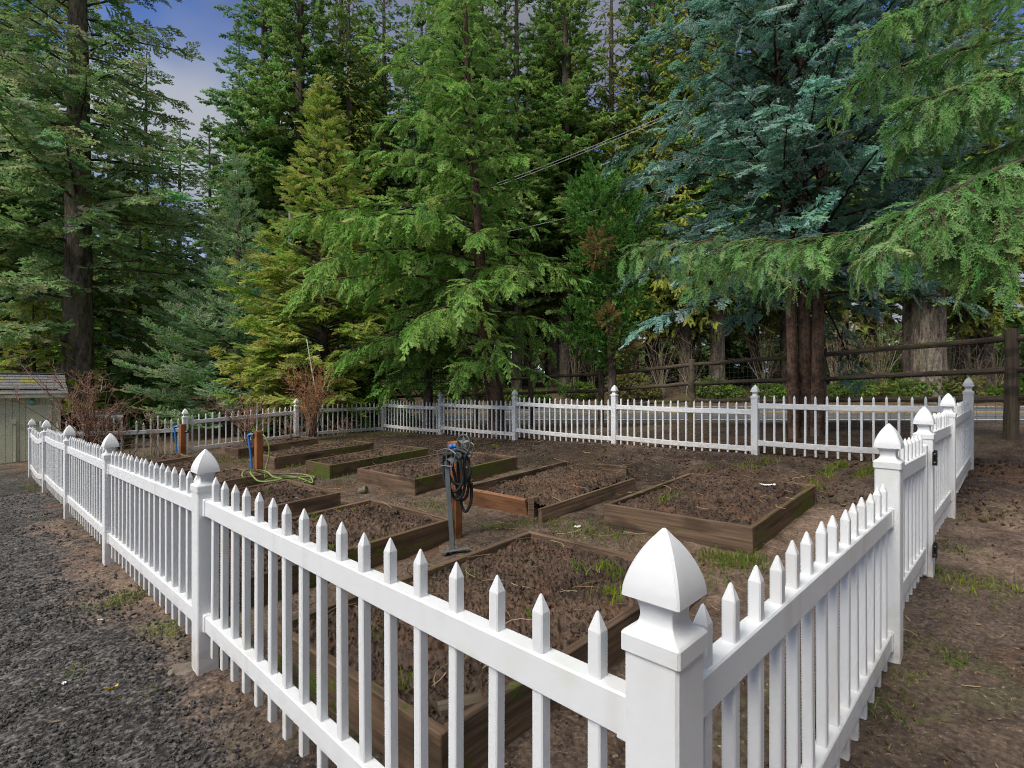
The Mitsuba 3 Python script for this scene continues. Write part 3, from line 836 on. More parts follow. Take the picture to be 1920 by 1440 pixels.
def spray_template(seed, n=8, ang=52, l0=0.5, taper=0.75, w=0.075, sub=0, droop=0.15, side_droop=0.1, jit=0.12, axis_w=0.05, fwd=0.0):
    """A branchlet of unit length along x: side twigs in the xy plane, hanging a little; returns verts (m, 4, 3), tone (m, 4)."""
    r = np.random.default_rng(seed)
    S0, S1, SD, W, TN = [], [], [], [], []

    def add(p0, p1, w, tone):
        d = norm(p1 - p0)
        sd = norm(np.cross(d, np.array([0, 0, 1.0]) + 0.5 * r.normal(size=3)))
        S0.append(p0)
        S1.append(p1)
        SD.append(sd)
        W.append(w)
        TN.append(tone)
    zz = lambda t: -droop * t * t
    for k in range(4):
        t0, t1 = k / 4, (k + 1) / 4
        add(np.array([t0, 0, zz(t0)]), np.array([t1 * 1.04, 0, zz(t1)]), axis_w, t0 * 0.6)
    for i in range(n):
        t = 0.06 + 0.9 * (i + 0.5) / n
        for s in (-1, 1):
            t_ = t + r.normal(0, 0.02)
            L = (l0 * (1 - taper * t) * min(1.0, 0.55 + 2.2 * t)) * r.uniform(0.75, 1.2)
            a = math.radians(ang * (1 - 0.25 * t) + r.normal(0, 8))
            p0 = np.array([t_, 0, zz(t_)])
            d = np.array([math.cos(a), s * math.sin(a), 0])
            p1 = p0 + L * d + np.array([0, 0, -side_droop * L + r.normal(0, jit) * L])
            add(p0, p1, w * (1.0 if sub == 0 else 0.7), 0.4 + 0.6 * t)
            for j in range(sub):
                q = (j + 0.7) / sub
                for s2 in (-1, 1):
                    a2 = a * s + s2 * math.radians(48 + r.normal(0, 8))
                    l2 = L * 0.55 * (1 - 0.6 * q) * r.uniform(0.7, 1.2)
                    b0 = p0 * (1 - q) + p1 * q
                    b1 = b0 + l2 * np.array([math.cos(a2), math.sin(a2), -side_droop * 0.6 + r.normal(0, jit)])
                    add(b0, b1, w * 0.62, 0.5 + 0.5 * max(t, q))
    S0, S1, SD, W = map(np.array, (S0, S1, SD, W))
    v = rhombi(S0, S1, SD, W, 0.35)
    tn = np.array(TN)[:, None] + np.array([-0.15, 0, 0.25, 0])[None]
    return v, np.clip(tn, 0, 1)


def needle_template(seed, n=15, droop=0.5, L=0.135, w=0.021, side=0.34, nsub=3):
    """A hanging shoot with tufts of needles all round (for branches near the lens)."""
    r = np.random.default_rng(seed)
    p0s, p1s, ws, tn = [], [], [], []

    def shoot(o, d, ln, dr, k, tone):
        t = np.linspace(0, 1, k)
        for a in t:
            c = o + d * ln * a + np.array([0, 0, -dr * a * a * ln])
            dd = norm(d + np.array([0, 0, -2 * dr * a]))
            for j in range(6):
                q = norm(r.normal(size=3) * np.array([1, 1, 0.8]) + 0.75 * dd)
                p0s.append(c)
                p1s.append(c + q * L * r.uniform(0.6, 1.1) * (1 - 0.45 * a))
                ws.append(w)
                tn.append(tone + 0.35 * a)
        e = [o + d * ln * a + np.array([0, 0, -dr * a * a * ln]) for a in (0, 0.5, 1)]
        for b0, b1 in zip(e[:-1], e[1:]):
            p0s.append(b0)
            p1s.append(b1)
            ws.append(w * 1.6)
            tn.append(tone)
    shoot(np.zeros(3), np.array([1.0, 0, 0]), 1.0, droop, n, 0.35)
    for i in range(nsub):
        t = 0.15 + 0.7 * i / nsub
        s = 1 if i % 2 else -1
        a = math.radians(r.uniform(35, 60)) * s
        shoot(np.array([t, 0, -droop * t * t]), norm(np.array([math.cos(a), math.sin(a), -0.35])), side * r.uniform(0.7, 1.3), droop * 1.2, 6, 0.5)
    p0s, p1s = np.array(p0s), np.array(p1s)
    d = norm(p1s - p0s)
    sd = norm(np.cross(d, norm(r.normal(size=d.shape))))
    return rhombi(p0s, p1s, sd, np.array(ws), 0.2), np.clip(np.repeat(np.array(tn)[:, None], 4, 1) + np.array([-.1, 0, .2, 0]), 0, 1)


LEAFK = 2.6


class Foliage:
    """Collects sprays (template, origin, axes, scale, colour) and bakes them into one mesh."""

    def __init__(self, templates, c0, c1, seed, amt=0.22, hue=0.10, c2=None, p2=0.0):
        self.t, self.c0, self.c1 = templates, np.array(c0) * LEAFK, np.array(c1) * LEAFK
        self.r = np.random.default_rng(seed)
        self.o, self.x, self.u, self.s, self.w = [], [], [], [], []
        self.amt, self.hue, self.c2, self.p2 = amt, hue, c2, p2

    def add(self, o, x, up, s, w=None):
        self.o.append(np.atleast_2d(o))
        self.x.append(np.atleast_2d(x))
        self.u.append(np.atleast_2d(up))
        s = np.atleast_1d(s)
        self.s.append(s)
        self.w.append(s if w is None else np.atleast_1d(w))

    def mesh(self):
        o, x, up, s, w = (np.concatenate(k) for k in (self.o, self.x, self.u, self.s, self.w))
        x = norm(x)
        y = norm(np.cross(up, x))
        z = np.cross(x, y)
        V, C = [], []
        n = len(o)
        which = self.r.integers(0, len(self.t), n)
        tone_amt = np.clip(1 + self.amt * self.r.normal(size=n), 0.35, 1.9)
        hue = 1 + self.hue * self.r.normal(size=(n, 3))
        alt = self.r.random(n) < self.p2
        for k, (v, tn) in enumerate(self.t):
            i = np.nonzero(which == k)[0]
            if not len(i):
                continue
            q = v.reshape(-1, 3)
            W = o[i][:, None] + q[None, :, :1] * x[i][:, None] * s[i][:, None, None] + q[None, :, 1:2] * y[i][:, None] * w[i][:, None, None] + q[None, :, 2:] * z[i][:, None] * s[i][:, None, None]
            V.append(W.reshape(-1, 3))
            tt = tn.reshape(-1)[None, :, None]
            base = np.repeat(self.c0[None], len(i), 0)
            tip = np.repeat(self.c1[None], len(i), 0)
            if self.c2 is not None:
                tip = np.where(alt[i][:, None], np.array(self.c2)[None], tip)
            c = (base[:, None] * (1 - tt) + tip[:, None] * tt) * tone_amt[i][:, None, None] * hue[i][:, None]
            C.append(c.reshape(-1, 3))
        V, C = np.vstack(V), np.clip(np.vstack(C), 0.003, 0.5)
        q = np.arange(len(V)).reshape(-1, 4)
        f = np.vstack([q[:, [0, 1, 2]], q[:, [0, 2, 3]]])
        return V, f, C

    def ply(self, mat='leaf_mat'):
        V, f, C = self.mesh()
        tri_count[0] += len(f)
        return ply((V, f), mat, color=C)


tri_count = [0]


def trunk_ply(pts, radii, sides=14, tone=0.5, rough=0.03, seed=0, mat='bark_mat'):
    P, R = np.asarray(pts, float), np.asarray(radii, float)
    s = np.linspace(0, len(P) - 1, max(6, (len(P) - 1) * 6))
    idx = np.arange(len(P))
    P = np.stack([np.interp(s, idx, P[:, k]) for k in range(3)], -1)
    R = np.interp(s, idx, R)
    t = norm(np.gradient(P, axis=0))
    a = norm(np.cross(t, np.array([0.02, 1.0, 0.01])))
    b = np.cross(t, a)
    ang = np.linspace(0, 2 * np.pi, sides + 1)
    rr = R[:, None] * (1 + rough * 2 * (fb(np.stack([np.cos(ang)[None] * 1.7 + 0 * P[:, 2:3], np.sin(ang)[None] * 1.7 + 0 * P[:, 2:3], P[:, 2:3] * 0.9 + 0 * ang[None]], -1), 3, seed) - 0.5) * 2)
    V = P[:, None] + rr[..., None] * (np.cos(ang)[None, :, None] * a[:, None] + np.sin(ang)[None, :, None] * b[:, None])
    uv = np.stack([np.broadcast_to(ang[None] * R.mean(), rr.shape), np.full(rr.shape, tone)], -1)
    i = np.arange(V.shape[0] * V.shape[1]).reshape(V.shape[:2])
    q = np.stack([i[:-1, :-1], i[1:, :-1], i[1:, 1:], i[:-1, 1:]], -1).reshape(-1, 4)
    v, f = V.reshape(-1, 3), np.vstack([q[:, [0, 2, 1]], q[:, [0, 3, 2]]])
    m = trimesh.Trimesh(v, f, process=False)
    c0 = v - np.repeat(P, sides + 1, 0)
    fn = m.face_normals
    if (fn * c0[f[:, 0]]).sum(-1).mean() < 0:
        f = f[:, ::-1]
    return ply((v, f), mat, smooth=True, uv=uv.reshape(-1, 2))


def limbs_ply(P, R, tone=(0.09, 0.07, 0.055), seed=0, moss=0.0, sides=4):
    r = np.random.default_rng(seed)
    v, f = tubes_soup(P, R, sides)
    k = P.shape[1] * sides
    c = col(tone, len(P), r, 0.2)
    if moss:
        c = np.where((r.random(len(P)) < moss)[:, None], col((0.13, 0.12, 0.025), len(P), r, 0.2), c)
    return ply((v, f), 'twig_mat', smooth=True, color=np.repeat(c, k, 0))


def branch_curves(base, az, length, elev, droop, tipup=0.0, k=8, wob=0.04, r=None):
    """Branch polylines (n, k, 3)."""
    n = len(az)
    t = np.linspace(0, 1, k)
    out = np.stack([np.cos(az), np.sin(az)], -1)
    rad = length[:, None] * t[None] * np.cos(elev)[:, None]
    z = length[:, None] * (np.sin(elev)[:, None] * t[None] - droop[:, None] * t[None] ** 2 + tipup * t[None] ** 4)
    P = np.concatenate([base[:, None, :2] + out[:, None] * rad[..., None], (base[:, None, 2:3] + z[..., None])], -1)
    side = np.stack([-np.sin(az), np.cos(az)], -1)
    P[..., :2] += side[:, None] * (r.normal(0, wob, (n, 1)) * length[:, None] * t[None] ** 2)[..., None]
    return P


def dress(fo, P, r, t0=0.2, dens=7.0, l2=0.45, ltaper=0.65, ang=58, hang=0.1, minl=0.22, wide=1.0, roll=0.3, tip=True, hangtip=0.0):
    """Side sprays along each branch polyline of P."""
    k = P.shape[1]
    for p in P:
        seg = np.linalg.norm(np.diff(p, axis=0), axis=1)
        Lb = seg.sum()
        n = max(2, int(Lb * dens))
        t = t0 + (1 - t0) * (np.arange(n) + r.random(n)) / n
        q = t * (k - 1)
        i = np.minimum(q.astype(int), k - 2)
        fq = (q - i)[:, None]
        o = p[i] * (1 - fq) + p[i + 1] * fq
        d = norm(p[i + 1] - p[i])
        side = norm(np.cross(d, np.array([0, 0, 1.0])))
        s = np.where(np.arange(n) % 2 == 0, 1, -1)[:, None]
        a = np.radians(ang * (1 - 0.35 * t) + r.normal(0, 9, n))[:, None]
        x = norm(d * np.cos(a) + side * s * np.sin(a) + np.array([0, 0, -1.0]) * ((hang + hangtip * t[:, None]) * np.where(r.random((n, 1)) < 0.3, -0.55, 1.0) + 0.14 * r.normal(size=(n, 1))))
        ln = np.maximum(minl, l2 * Lb * (1 - ltaper * t) * np.clip((t - t0) / 0.15 + 0.5, 0, 1)) * r.uniform(0.7, 1.25, n)
        up = np.array([0, 0, 1.0]) + roll * r.normal(size=(n, 3))
        fo.add(o, x, up, ln, ln * wide)
        if tip:
            fo.add(p[-2], p[-1] - p[-2] + np.array([0, 0, -hang * 0.3]), [0, 0, 1.0], max(minl, 0.3 * Lb * 0.8), max(minl, 0.22 * Lb))


def whorls(z0, z1, dz, per, prof, r, miss=0.1):
    """(height, azimuth, length) of every branch between z0 and z1."""
    Z, A, L = [], [], []
    z, a0 = z0, r.uniform(0, 6.28)
    while z < z1:
        h = (z - z0) / (z1 - z0)
        m = per(h) if callable(per) else per
        a0 += 0.7
        for j in range(m):
            if r.random() < miss:
                continue
            Z.append(z + r.normal(0, dz * 0.3))
            A.append(a0 + j * 6.283 / m + r.normal(0, 0.22))
            L.append(max(0.15, prof(h) * r.uniform(0.72, 1.12)))
        z += dz
    return np.array(Z), np.array(A), np.array(L)


FIR = [spray_template(s, n=10, w=0.17, sub=0, droop=0.15, jit=0.3, axis_w=0.10) for s in (1, 2, 3)]
FIRD = [spray_template(s, n=6, w=0.17, sub=1, droop=0.18, jit=0.18) for s in (4, 5, 6)]
HANG = [spray_template(s, n=10, ang=38, l0=0.36, w=0.14, sub=0, droop=0.35, side_droop=0.7, jit=0.2) for s in (7, 8, 9)]
PLUME = [spray_template(s, n=9, ang=46, l0=0.42, w=0.11, sub=1, droop=0.38, side_droop=0.45, jit=0.15) for s in (10, 11, 12)]
FAN = [spray_template(s, n=7, ang=42, l0=0.58, taper=0.6, w=0.14, sub=1, droop=0.22, side_droop=0.12, jit=0.06) for s in (13, 14, 15)]
FERN = [spray_template(s, n=6, ang=46, l0=0.5, taper=0.7, w=0.12, sub=2, droop=0.12, side_droop=0.05, jit=0.06) for s in (16, 17)]
FERN += [spray_template(s, n=7, ang=46, l0=0.52, taper=0.65, w=0.16, sub=1, droop=0.15, side_droop=0.1, jit=0.1) for s in (18, 48)]
STIFF = [spray_template(s, n=6, ang=48, l0=0.55, taper=0.6, w=0.10, sub=1, droop=-0.08, side_droop=-0.12, jit=0.10) for s in (19, 20, 21)]
NEED = [needle_template(s) for s in (22,)]
NEED += [spray_template(s, n=11, ang=40, l0=0.36, taper=0.7, w=0.058, sub=2, droop=0.32, side_droop=0.35, jit=0.2) for s in (45, 46, 47)]


def gz(x, y):
    return float(ground(x, y))


def tree_parts(name, label, cat, group=None):
    return thing(name, label, cat, group)


# --- background firs: five models, shared by copies
def fir_model(seed, H, zc, Rm, c0, c1, dens=4.4, hang=0.12, tmpl=FIR, dz=0.50, per=6, droop=(0.25, 0.05), elev=(-0.05, 0.5), tone=0.4, tr=0.34, l2=0.36, shape=0.8, dead=26):
    r = np.random.default_rng(seed)
    fo = Foliage(tmpl, c0, c1, seed, 0.30, 0.08)
    Z, A, L = whorls(zc, H - 0.3, dz, per, lambda h: Rm * (max(1 - h, 0) ** shape) * min(1, 0.55 + 2.5 * h) + 0.2, r, 0.15)
    h = (Z - zc) / (H - zc)
    base = np.stack([0 * Z, 0 * Z, Z], -1)
    P = branch_curves(base, A, L, elev[0] * (1 - h) + elev[1] * h, droop[0] * (1 - h) + droop[1] * h, 0.08, 7, 0.05, r)
    dress(fo, P, r, 0.18, dens, l2, 0.6, 58, hang, 0.30)
    R = np.maximum(0.012, L * 0.014)[:, None] * np.linspace(1, 0.25, 7)[None]
    zd = r.uniform(2.0, zc, dead)                          # dead limbs under the crown
    Ld = r.uniform(0.5, 2.2, dead)
    Pd = branch_curves(np.stack([0 * zd, 0 * zd, zd], -1), r.uniform(0, 6.28, dead), Ld, r.uniform(-0.3, 0.3, dead), np.full(dead, 0.15), 0, 7, 0.12, r)
    Rd = np.linspace(0.022, 0.006, 7)[None] * np.ones((dead, 1))
    wx = r.normal(0, 0.10, 4).cumsum()
    tp = [(0, 0, -0.4), (wx[0] * .3, 0, H * 0.3), (0, wx[1] * .3, H * 0.65), (0, 0, H)]
    return (trunk_ply(tp, [tr * 1.25, tr * 0.85, tr * 0.5, 0.02], 10, tone, seed=seed), limbs_ply(np.vstack([P, Pd]), np.vstack([R, Rd]), seed=seed, sides=3), fo.ply())


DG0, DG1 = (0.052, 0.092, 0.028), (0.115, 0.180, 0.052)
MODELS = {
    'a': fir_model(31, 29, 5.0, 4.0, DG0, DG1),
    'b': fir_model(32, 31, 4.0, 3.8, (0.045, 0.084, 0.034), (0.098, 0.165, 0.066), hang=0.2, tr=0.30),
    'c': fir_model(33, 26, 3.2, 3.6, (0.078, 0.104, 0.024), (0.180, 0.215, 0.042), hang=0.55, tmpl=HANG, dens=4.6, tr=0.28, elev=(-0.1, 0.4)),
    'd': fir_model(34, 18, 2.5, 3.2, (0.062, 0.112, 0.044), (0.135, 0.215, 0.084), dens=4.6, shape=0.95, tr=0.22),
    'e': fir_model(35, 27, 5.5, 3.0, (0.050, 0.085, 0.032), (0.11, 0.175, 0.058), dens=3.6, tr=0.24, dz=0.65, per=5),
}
for k, (a, b, c) in MODELS.items():
    for nm, sh in (('trunk', a), ('limbs', b), ('crown', c)):
        scene[f'group_{k}_{nm}'] = {'type': 'shapegroup', 'shape': sh}


def forest_tree(model, px, depth, scale, rot, label, group, name='fir_tree', wide=1.0, dy=0.0):
    x, y = (px - 960) / F * depth, depth
    k = thing(name, label, 'tree', group)
    m = T().translate([x, y, gz(x, y) + dy]).rotate([0, 0, 1], rot).scale([scale * wide, scale * wide, scale])
    for nm in ('trunk', 'limbs', 'crown'):
        obj(nm, {'type': 'instance', 'to_world': m, 'shapegroup': {'type': 'ref', 'id': f'group_{model}_{nm}'}}, k)


rf = np.random.default_rng(77)
def where_in_wood(px):
    for lim, t in ((705, 'seen over the yellow green arborvitae'), (890, 'seen left of the drooping cedar trunk'), (1060, 'seen right of the drooping cedar trunk'), (1235, 'seen behind the juniper column'), (1420, 'seen behind the left half of the blue cypress'),
                   (1600, 'seen behind the right half of the blue cypress'), (1760, 'seen behind the weeping cedar limbs'), (9999, 'seen at the right edge of the view')):
        if px < lim:
            return t


def wood_tree(m, px, dp, sc, row):
    w = where_in_wood(px)
    forest_tree(m, px, dp, sc, float(rf.uniform(0, 360)), f'{row} conifer of the roadside wood, {w}', f'conifers in the {row} of the roadside wood {w}')


LEFT = {12: 'dense tall fir at the far left edge, left of the big mossy fir', -60: 'tall fir half outside the left edge of the view', 88: 'tall fir seen just left of the big mossy trunk', 275: 'slim pointed fir standing in the gap of blue sky', 205: 'fir right behind the big mossy fir trunk, below the sky gap',
        338: 'pointed fir at the foot of the sky gap, left of the silvery fir', 392: 'fir filling the right foot of the sky gap', 496: 'tall dense fir whose left side borders the sky gap', 562: 'tall dense fir above the pale pole, right of the sky gap', 448: 'distant tall fir above the silvery fir',
        640: 'tall fir directly behind the tip of the yellow green arborvitae', 160: 'low bushy fir half hidden by the big mossy trunk', 60: 'low bushy fir above the shed roof', 232: 'narrow tall fir at the left foot of the blue sky gap', 248: 'narrow fir between the pointed one and the big mossy trunk', 304: 'narrow fir just right of the slim pointed one', 240: 'low bushy fir right of the big mossy trunk', 310: 'low bushy fir left of the silvery fir',
        -20: 'distant tall fir at the left edge of the view', 520: 'distant tall fir between the two dense firs right of the sky gap', 600: 'distant tall fir left of the yellow green arborvitae tip', 690: 'distant tall fir left of the drooping cedar tip'}
# left, behind the garden
left = [('b', 12, 27, 1.0), ('a', -60, 24, 0.9), ('a', 88, 33, 0.95), ('d', 275, 30, 1.12), ('d', 205, 36, 1.18), ('d', 338, 36, 1.08), ('d', 392, 33, 1.0), ('b', 496, 28, 1.0), ('a', 562, 27, 1.05), ('b', 448, 42, 0.95), ('a', 640, 31, 1.0), ('d', 160, 27, 0.66), ('d', 60, 25, 0.62),
        ('d', 232, 34, 1.14), ('d', 248, 33, 1.02), ('d', 304, 34, 0.96), ('d', 240, 25, 0.62), ('d', 310, 29, 0.62), ('b', -20, 40, 0.9), ('a', 520, 38, 1.0), ('b', 600, 45, 1.0), ('a', 690, 40, 1.0)]
for m, px, dp, sc in left:
    forest_tree(m, px, dp, sc, float(rf.uniform(0, 360)), LEFT[px], 'firs behind the left part of the garden')
for i, px in enumerate((655, 720, 790, 850, 900, 962, 1030, 1085, 1150, 1215, 1280, 1345, 1410, 1480, 1575, 1690, 1800, 1935)):
    dp = 27.6 + 3.5 * ((i * 7) % 5) / 4
    wood_tree('cacbceaccbcecacecece'[i], px + float(rf.normal(0, 10)), dp, float(rf.uniform(0.85, 1.1)), 'front row')
for i, px in enumerate((680, 745, 815, 880, 935, 995, 1060, 1120, 1180, 1250, 1310, 1385, 1450, 1525, 1640, 1830)):
    dp = 36 + 5 * ((i * 3) % 5) / 4
    wood_tree('aebeaebeebaebeaeebe'[i], px + float(rf.normal(0, 14)), dp, float(rf.uniform(0.85, 1.05)), 'second row')
for i, px in enumerate(range(660, 1580, 64)):
    wood_tree('eb'[i % 2], px + float(rf.normal(0, 14)), 47 + 8 * ((i * 5) % 7) / 6, float(rf.uniform(0.8, 1.0)), 'back row')


for m, x_, y_, sc in (('a', 12.5, 0.5, 0.9), ('b', 14.5, -4.0, 0.9), ('d', 11.5, -7.5, 1.0), ('a', 18.0, -9.0, 1.0), ('b', 17.5, 3.5, 0.95), ('d', 10.8, 3.2, 0.62)):
    k_ = thing('fir_tree', 'fir standing to the right outside the view', 'tree', 'firs to the right outside the view')
    m_ = T().translate([x_, y_, float(ground(x_, y_))]).rotate([0, 0, 1], 70.0 * x_).scale(sc)
    for nm in ('trunk', 'limbs', 'crown'):
        obj(nm, {'type': 'instance', 'to_world': m_, 'shapegroup': {'type': 'ref', 'id': f'group_{m}_{nm}'}}, k_)


def bare_trunk(px, depth, rad, H, label, tone, lean=0.0, group=None):
    x, y = (px - 960) / F * depth, depth
    k = thing('old_fir_tree', label, 'tree', group)
    g = gz(x, y)
    obj('trunk', trunk_ply([(x, y, g - 0.4), (x, y, g + 0.5), (x + lean * 3, y, g + 3), (x + lean * 10, y, g + 12), (x + lean * 16, y, g + H)], [rad * 1.35, rad * 1.08, rad, rad * 0.75, 0.08], 20, tone, 0.05, int(px)), k)
    r = np.random.default_rng(int(px))
    m = T().translate([x + lean * 8, y, g]).rotate([0, 0, 1], float(r.uniform(0, 360))).scale([1.05, 1.05, H / 29])
    for nm in ('limbs', 'crown'):
        obj(nm, {'type': 'instance', 'to_world': m, 'shapegroup': {'type': 'ref', 'id': f'group_a_{nm}'}}, k)


bare_trunk(1741, 26.6, 0.72, 30, 'thick pale grey barked fir trunk behind the dark rail fence at the right', 0.95)
bare_trunk(1345, 27.0, 0.36, 27, 'brown fir trunk standing just left of the three slim stems', 0.70)
bare_trunk(880, 26.5, 0.36, 28, 'brown trunk of a fir just left of the leaning cedar trunk', 0.70)
bare_trunk(1060, 27.5, 0.30, 26, 'dark fir trunk left of the clipped juniper column', 0.45)
bare_trunk(1848, 30.0, 0.36, 27, 'dark straight fir trunk near the right edge', 0.42)

# --- the big fir at the left
def big_fir():
    x, y = at(145, 0, 17.0)[:2]
    g = gz(x, y)
    r = np.random.default_rng(41)
    k = thing('big_fir_tree', 'big fir with a thick bare trunk and drooping mossy limbs behind the shed', 'tree')
    obj('trunk', trunk_ply([(x, y, g - 0.4), (x, y, g + 0.6), (x + 0.02, y, g + 4), (x + 0.05, y, g + 9), (x, y, g + 16), (x, y, g + 26)], [0.62, 0.46, 0.40, 0.32, 0.22, 0.03], 22, 0.75, 0.05, 3), k)
    Z, A, L = whorls(3.2, 25, 0.55, 5, lambda h: 4.6 * (1 - h) ** 0.7 * min(1, 0.6 + 2 * h) + 0.3, r, 0.22)
    h = Z / 26
    P = branch_curves(np.stack([x + 0 * Z, y + 0 * Z, g + Z], -1), A, L, 0.02 + 0.35 * h + r.normal(0, 0.12, len(Z)), 0.28 * (1 - 0.6 * h), 0.12, 8, 0.07, r)
    fo = Foliage(FIRD, (0.060, 0.112, 0.044), (0.150, 0.230, 0.092), 42, 0.28, 0.09, (0.14, 0.15, 0.05), 0.10)
    dress(fo, P, r, 0.12, 5.6, 0.28, 0.5, 55, 0.28, 0.42, roll=0.35)
    obj('limbs', limbs_ply(P, np.maximum(0.014, L * 0.013)[:, None] * np.linspace(1, 0.22, 8)[None], seed=5, moss=0.25, sides=4), k)
    obj('crown', fo.ply(), k)


big_fir()


def cone_tree(name, label, px, depth, ytop, Rm, z0, tmpl, c0, c1, seed, dz, per, elev, droop, dens, l2, hang=0.1, minl=0.2, shape=0.9, tipup=0.05, c2=None, p2=0.0, tr=0.14, amt=0.25, roll=0.3, tone=0.4, hangtip=0.0, t0=0.2, wob=0.05, belly=0.6, wide=1.0, leaf='leaf_mat', miss=0.06, vary=0.0, lean=(0, 0)):
    x, y = (px - 960) / F * depth, depth
    g = gz(x, y)
    H = EYE + (720 - ytop) / F * depth - g
    r = np.random.default_rng(seed)
    k = thing(name, label, 'tree')
    fo = Foliage(tmpl, c0, c1, seed, amt, 0.08, c2, p2)
    Z, A, L = whorls(z0, H - 0.15, dz, per, lambda h: (Rm * max(1 - h, 0) ** shape * min(1, belly + 2.2 * h) + 0.08), r, miss)
    if vary:
        L = L * (1 - vary + 2 * vary * nz(np.stack([np.cos(A) * 1.2, np.sin(A) * 1.2, Z * 0.9], -1), seed))
    h = np.clip(Z / H, 0, 1)
    base = np.stack([x + lean[0] * Z, y + lean[1] * Z, g + Z], -1)
    P = branch_curves(base, A, L, elev[0] * (1 - h) + elev[1] * h, droop[0] * (1 - h) + droop[1] * h, tipup, 7, wob, r)
    dress(fo, P, r, t0, dens, l2, 0.55, 55, hang, minl, wide, roll, True, hangtip)
    tp = np.array([(x, y, g - 0.3), (x + lean[0] * H * .5, y + lean[1] * H * .5, g + H * 0.5), (x + lean[0] * H, y + lean[1] * H, g + H)])
    obj('trunk', trunk_ply(tp, [tr * 1.2, tr * 0.6, 0.012], 10, tone, seed=seed), k)
    obj('limbs', limbs_ply(P, np.maximum(0.007, L * 0.012)[:, None] * np.linspace(1, 0.25, 7)[None], seed=seed, sides=3), k)
    obj('crown', fo.ply(leaf), k)
    return k


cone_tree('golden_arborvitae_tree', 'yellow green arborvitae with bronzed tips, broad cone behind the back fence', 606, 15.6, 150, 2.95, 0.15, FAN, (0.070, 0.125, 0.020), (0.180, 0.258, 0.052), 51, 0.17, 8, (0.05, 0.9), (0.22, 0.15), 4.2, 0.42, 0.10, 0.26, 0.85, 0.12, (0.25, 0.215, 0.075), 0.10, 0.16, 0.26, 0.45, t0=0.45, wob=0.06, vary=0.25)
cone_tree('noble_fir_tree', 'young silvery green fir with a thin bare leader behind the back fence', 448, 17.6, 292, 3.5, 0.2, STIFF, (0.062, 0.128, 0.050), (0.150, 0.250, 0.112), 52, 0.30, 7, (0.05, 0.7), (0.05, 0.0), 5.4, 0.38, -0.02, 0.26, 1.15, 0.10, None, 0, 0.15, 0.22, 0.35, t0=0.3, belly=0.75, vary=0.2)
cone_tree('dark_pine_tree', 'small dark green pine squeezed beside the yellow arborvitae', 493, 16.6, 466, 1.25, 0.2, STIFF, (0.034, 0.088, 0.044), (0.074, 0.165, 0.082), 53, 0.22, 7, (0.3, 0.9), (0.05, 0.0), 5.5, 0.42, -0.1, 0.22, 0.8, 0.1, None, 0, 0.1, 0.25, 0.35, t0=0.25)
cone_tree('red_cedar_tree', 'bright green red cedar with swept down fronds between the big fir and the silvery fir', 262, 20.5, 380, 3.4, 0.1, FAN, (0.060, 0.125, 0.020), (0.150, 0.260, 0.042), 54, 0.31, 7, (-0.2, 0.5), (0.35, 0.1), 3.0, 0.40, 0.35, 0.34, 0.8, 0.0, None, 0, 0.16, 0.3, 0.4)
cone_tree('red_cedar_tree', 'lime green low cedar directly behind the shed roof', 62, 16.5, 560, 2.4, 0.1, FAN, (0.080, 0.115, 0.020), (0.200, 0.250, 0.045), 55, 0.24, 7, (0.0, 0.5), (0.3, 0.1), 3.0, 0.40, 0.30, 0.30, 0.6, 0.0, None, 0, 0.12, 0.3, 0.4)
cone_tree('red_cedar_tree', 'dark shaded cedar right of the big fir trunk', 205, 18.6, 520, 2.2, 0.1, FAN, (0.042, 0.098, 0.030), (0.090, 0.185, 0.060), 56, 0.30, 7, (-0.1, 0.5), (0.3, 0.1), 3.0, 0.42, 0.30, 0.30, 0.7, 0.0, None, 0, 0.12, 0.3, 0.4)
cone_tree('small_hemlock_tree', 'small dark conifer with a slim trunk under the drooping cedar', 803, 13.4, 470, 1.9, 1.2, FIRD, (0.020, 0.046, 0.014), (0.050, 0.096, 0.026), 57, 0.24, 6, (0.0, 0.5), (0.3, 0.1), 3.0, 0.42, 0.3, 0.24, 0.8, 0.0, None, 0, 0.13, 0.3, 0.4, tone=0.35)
cone_tree('red_cedar_tree', 'dark green cedar with hanging fronds low beside the yellow arborvitae', 700, 16.0, 430, 1.9, 0.1, FAN, (0.030, 0.078, 0.016), (0.085, 0.170, 0.030), 58, 0.28, 7, (-0.1, 0.5), (0.35, 0.1), 3.0, 0.42, 0.35, 0.28, 0.8, 0.0, None, 0, 0.12, 0.3, 0.4)

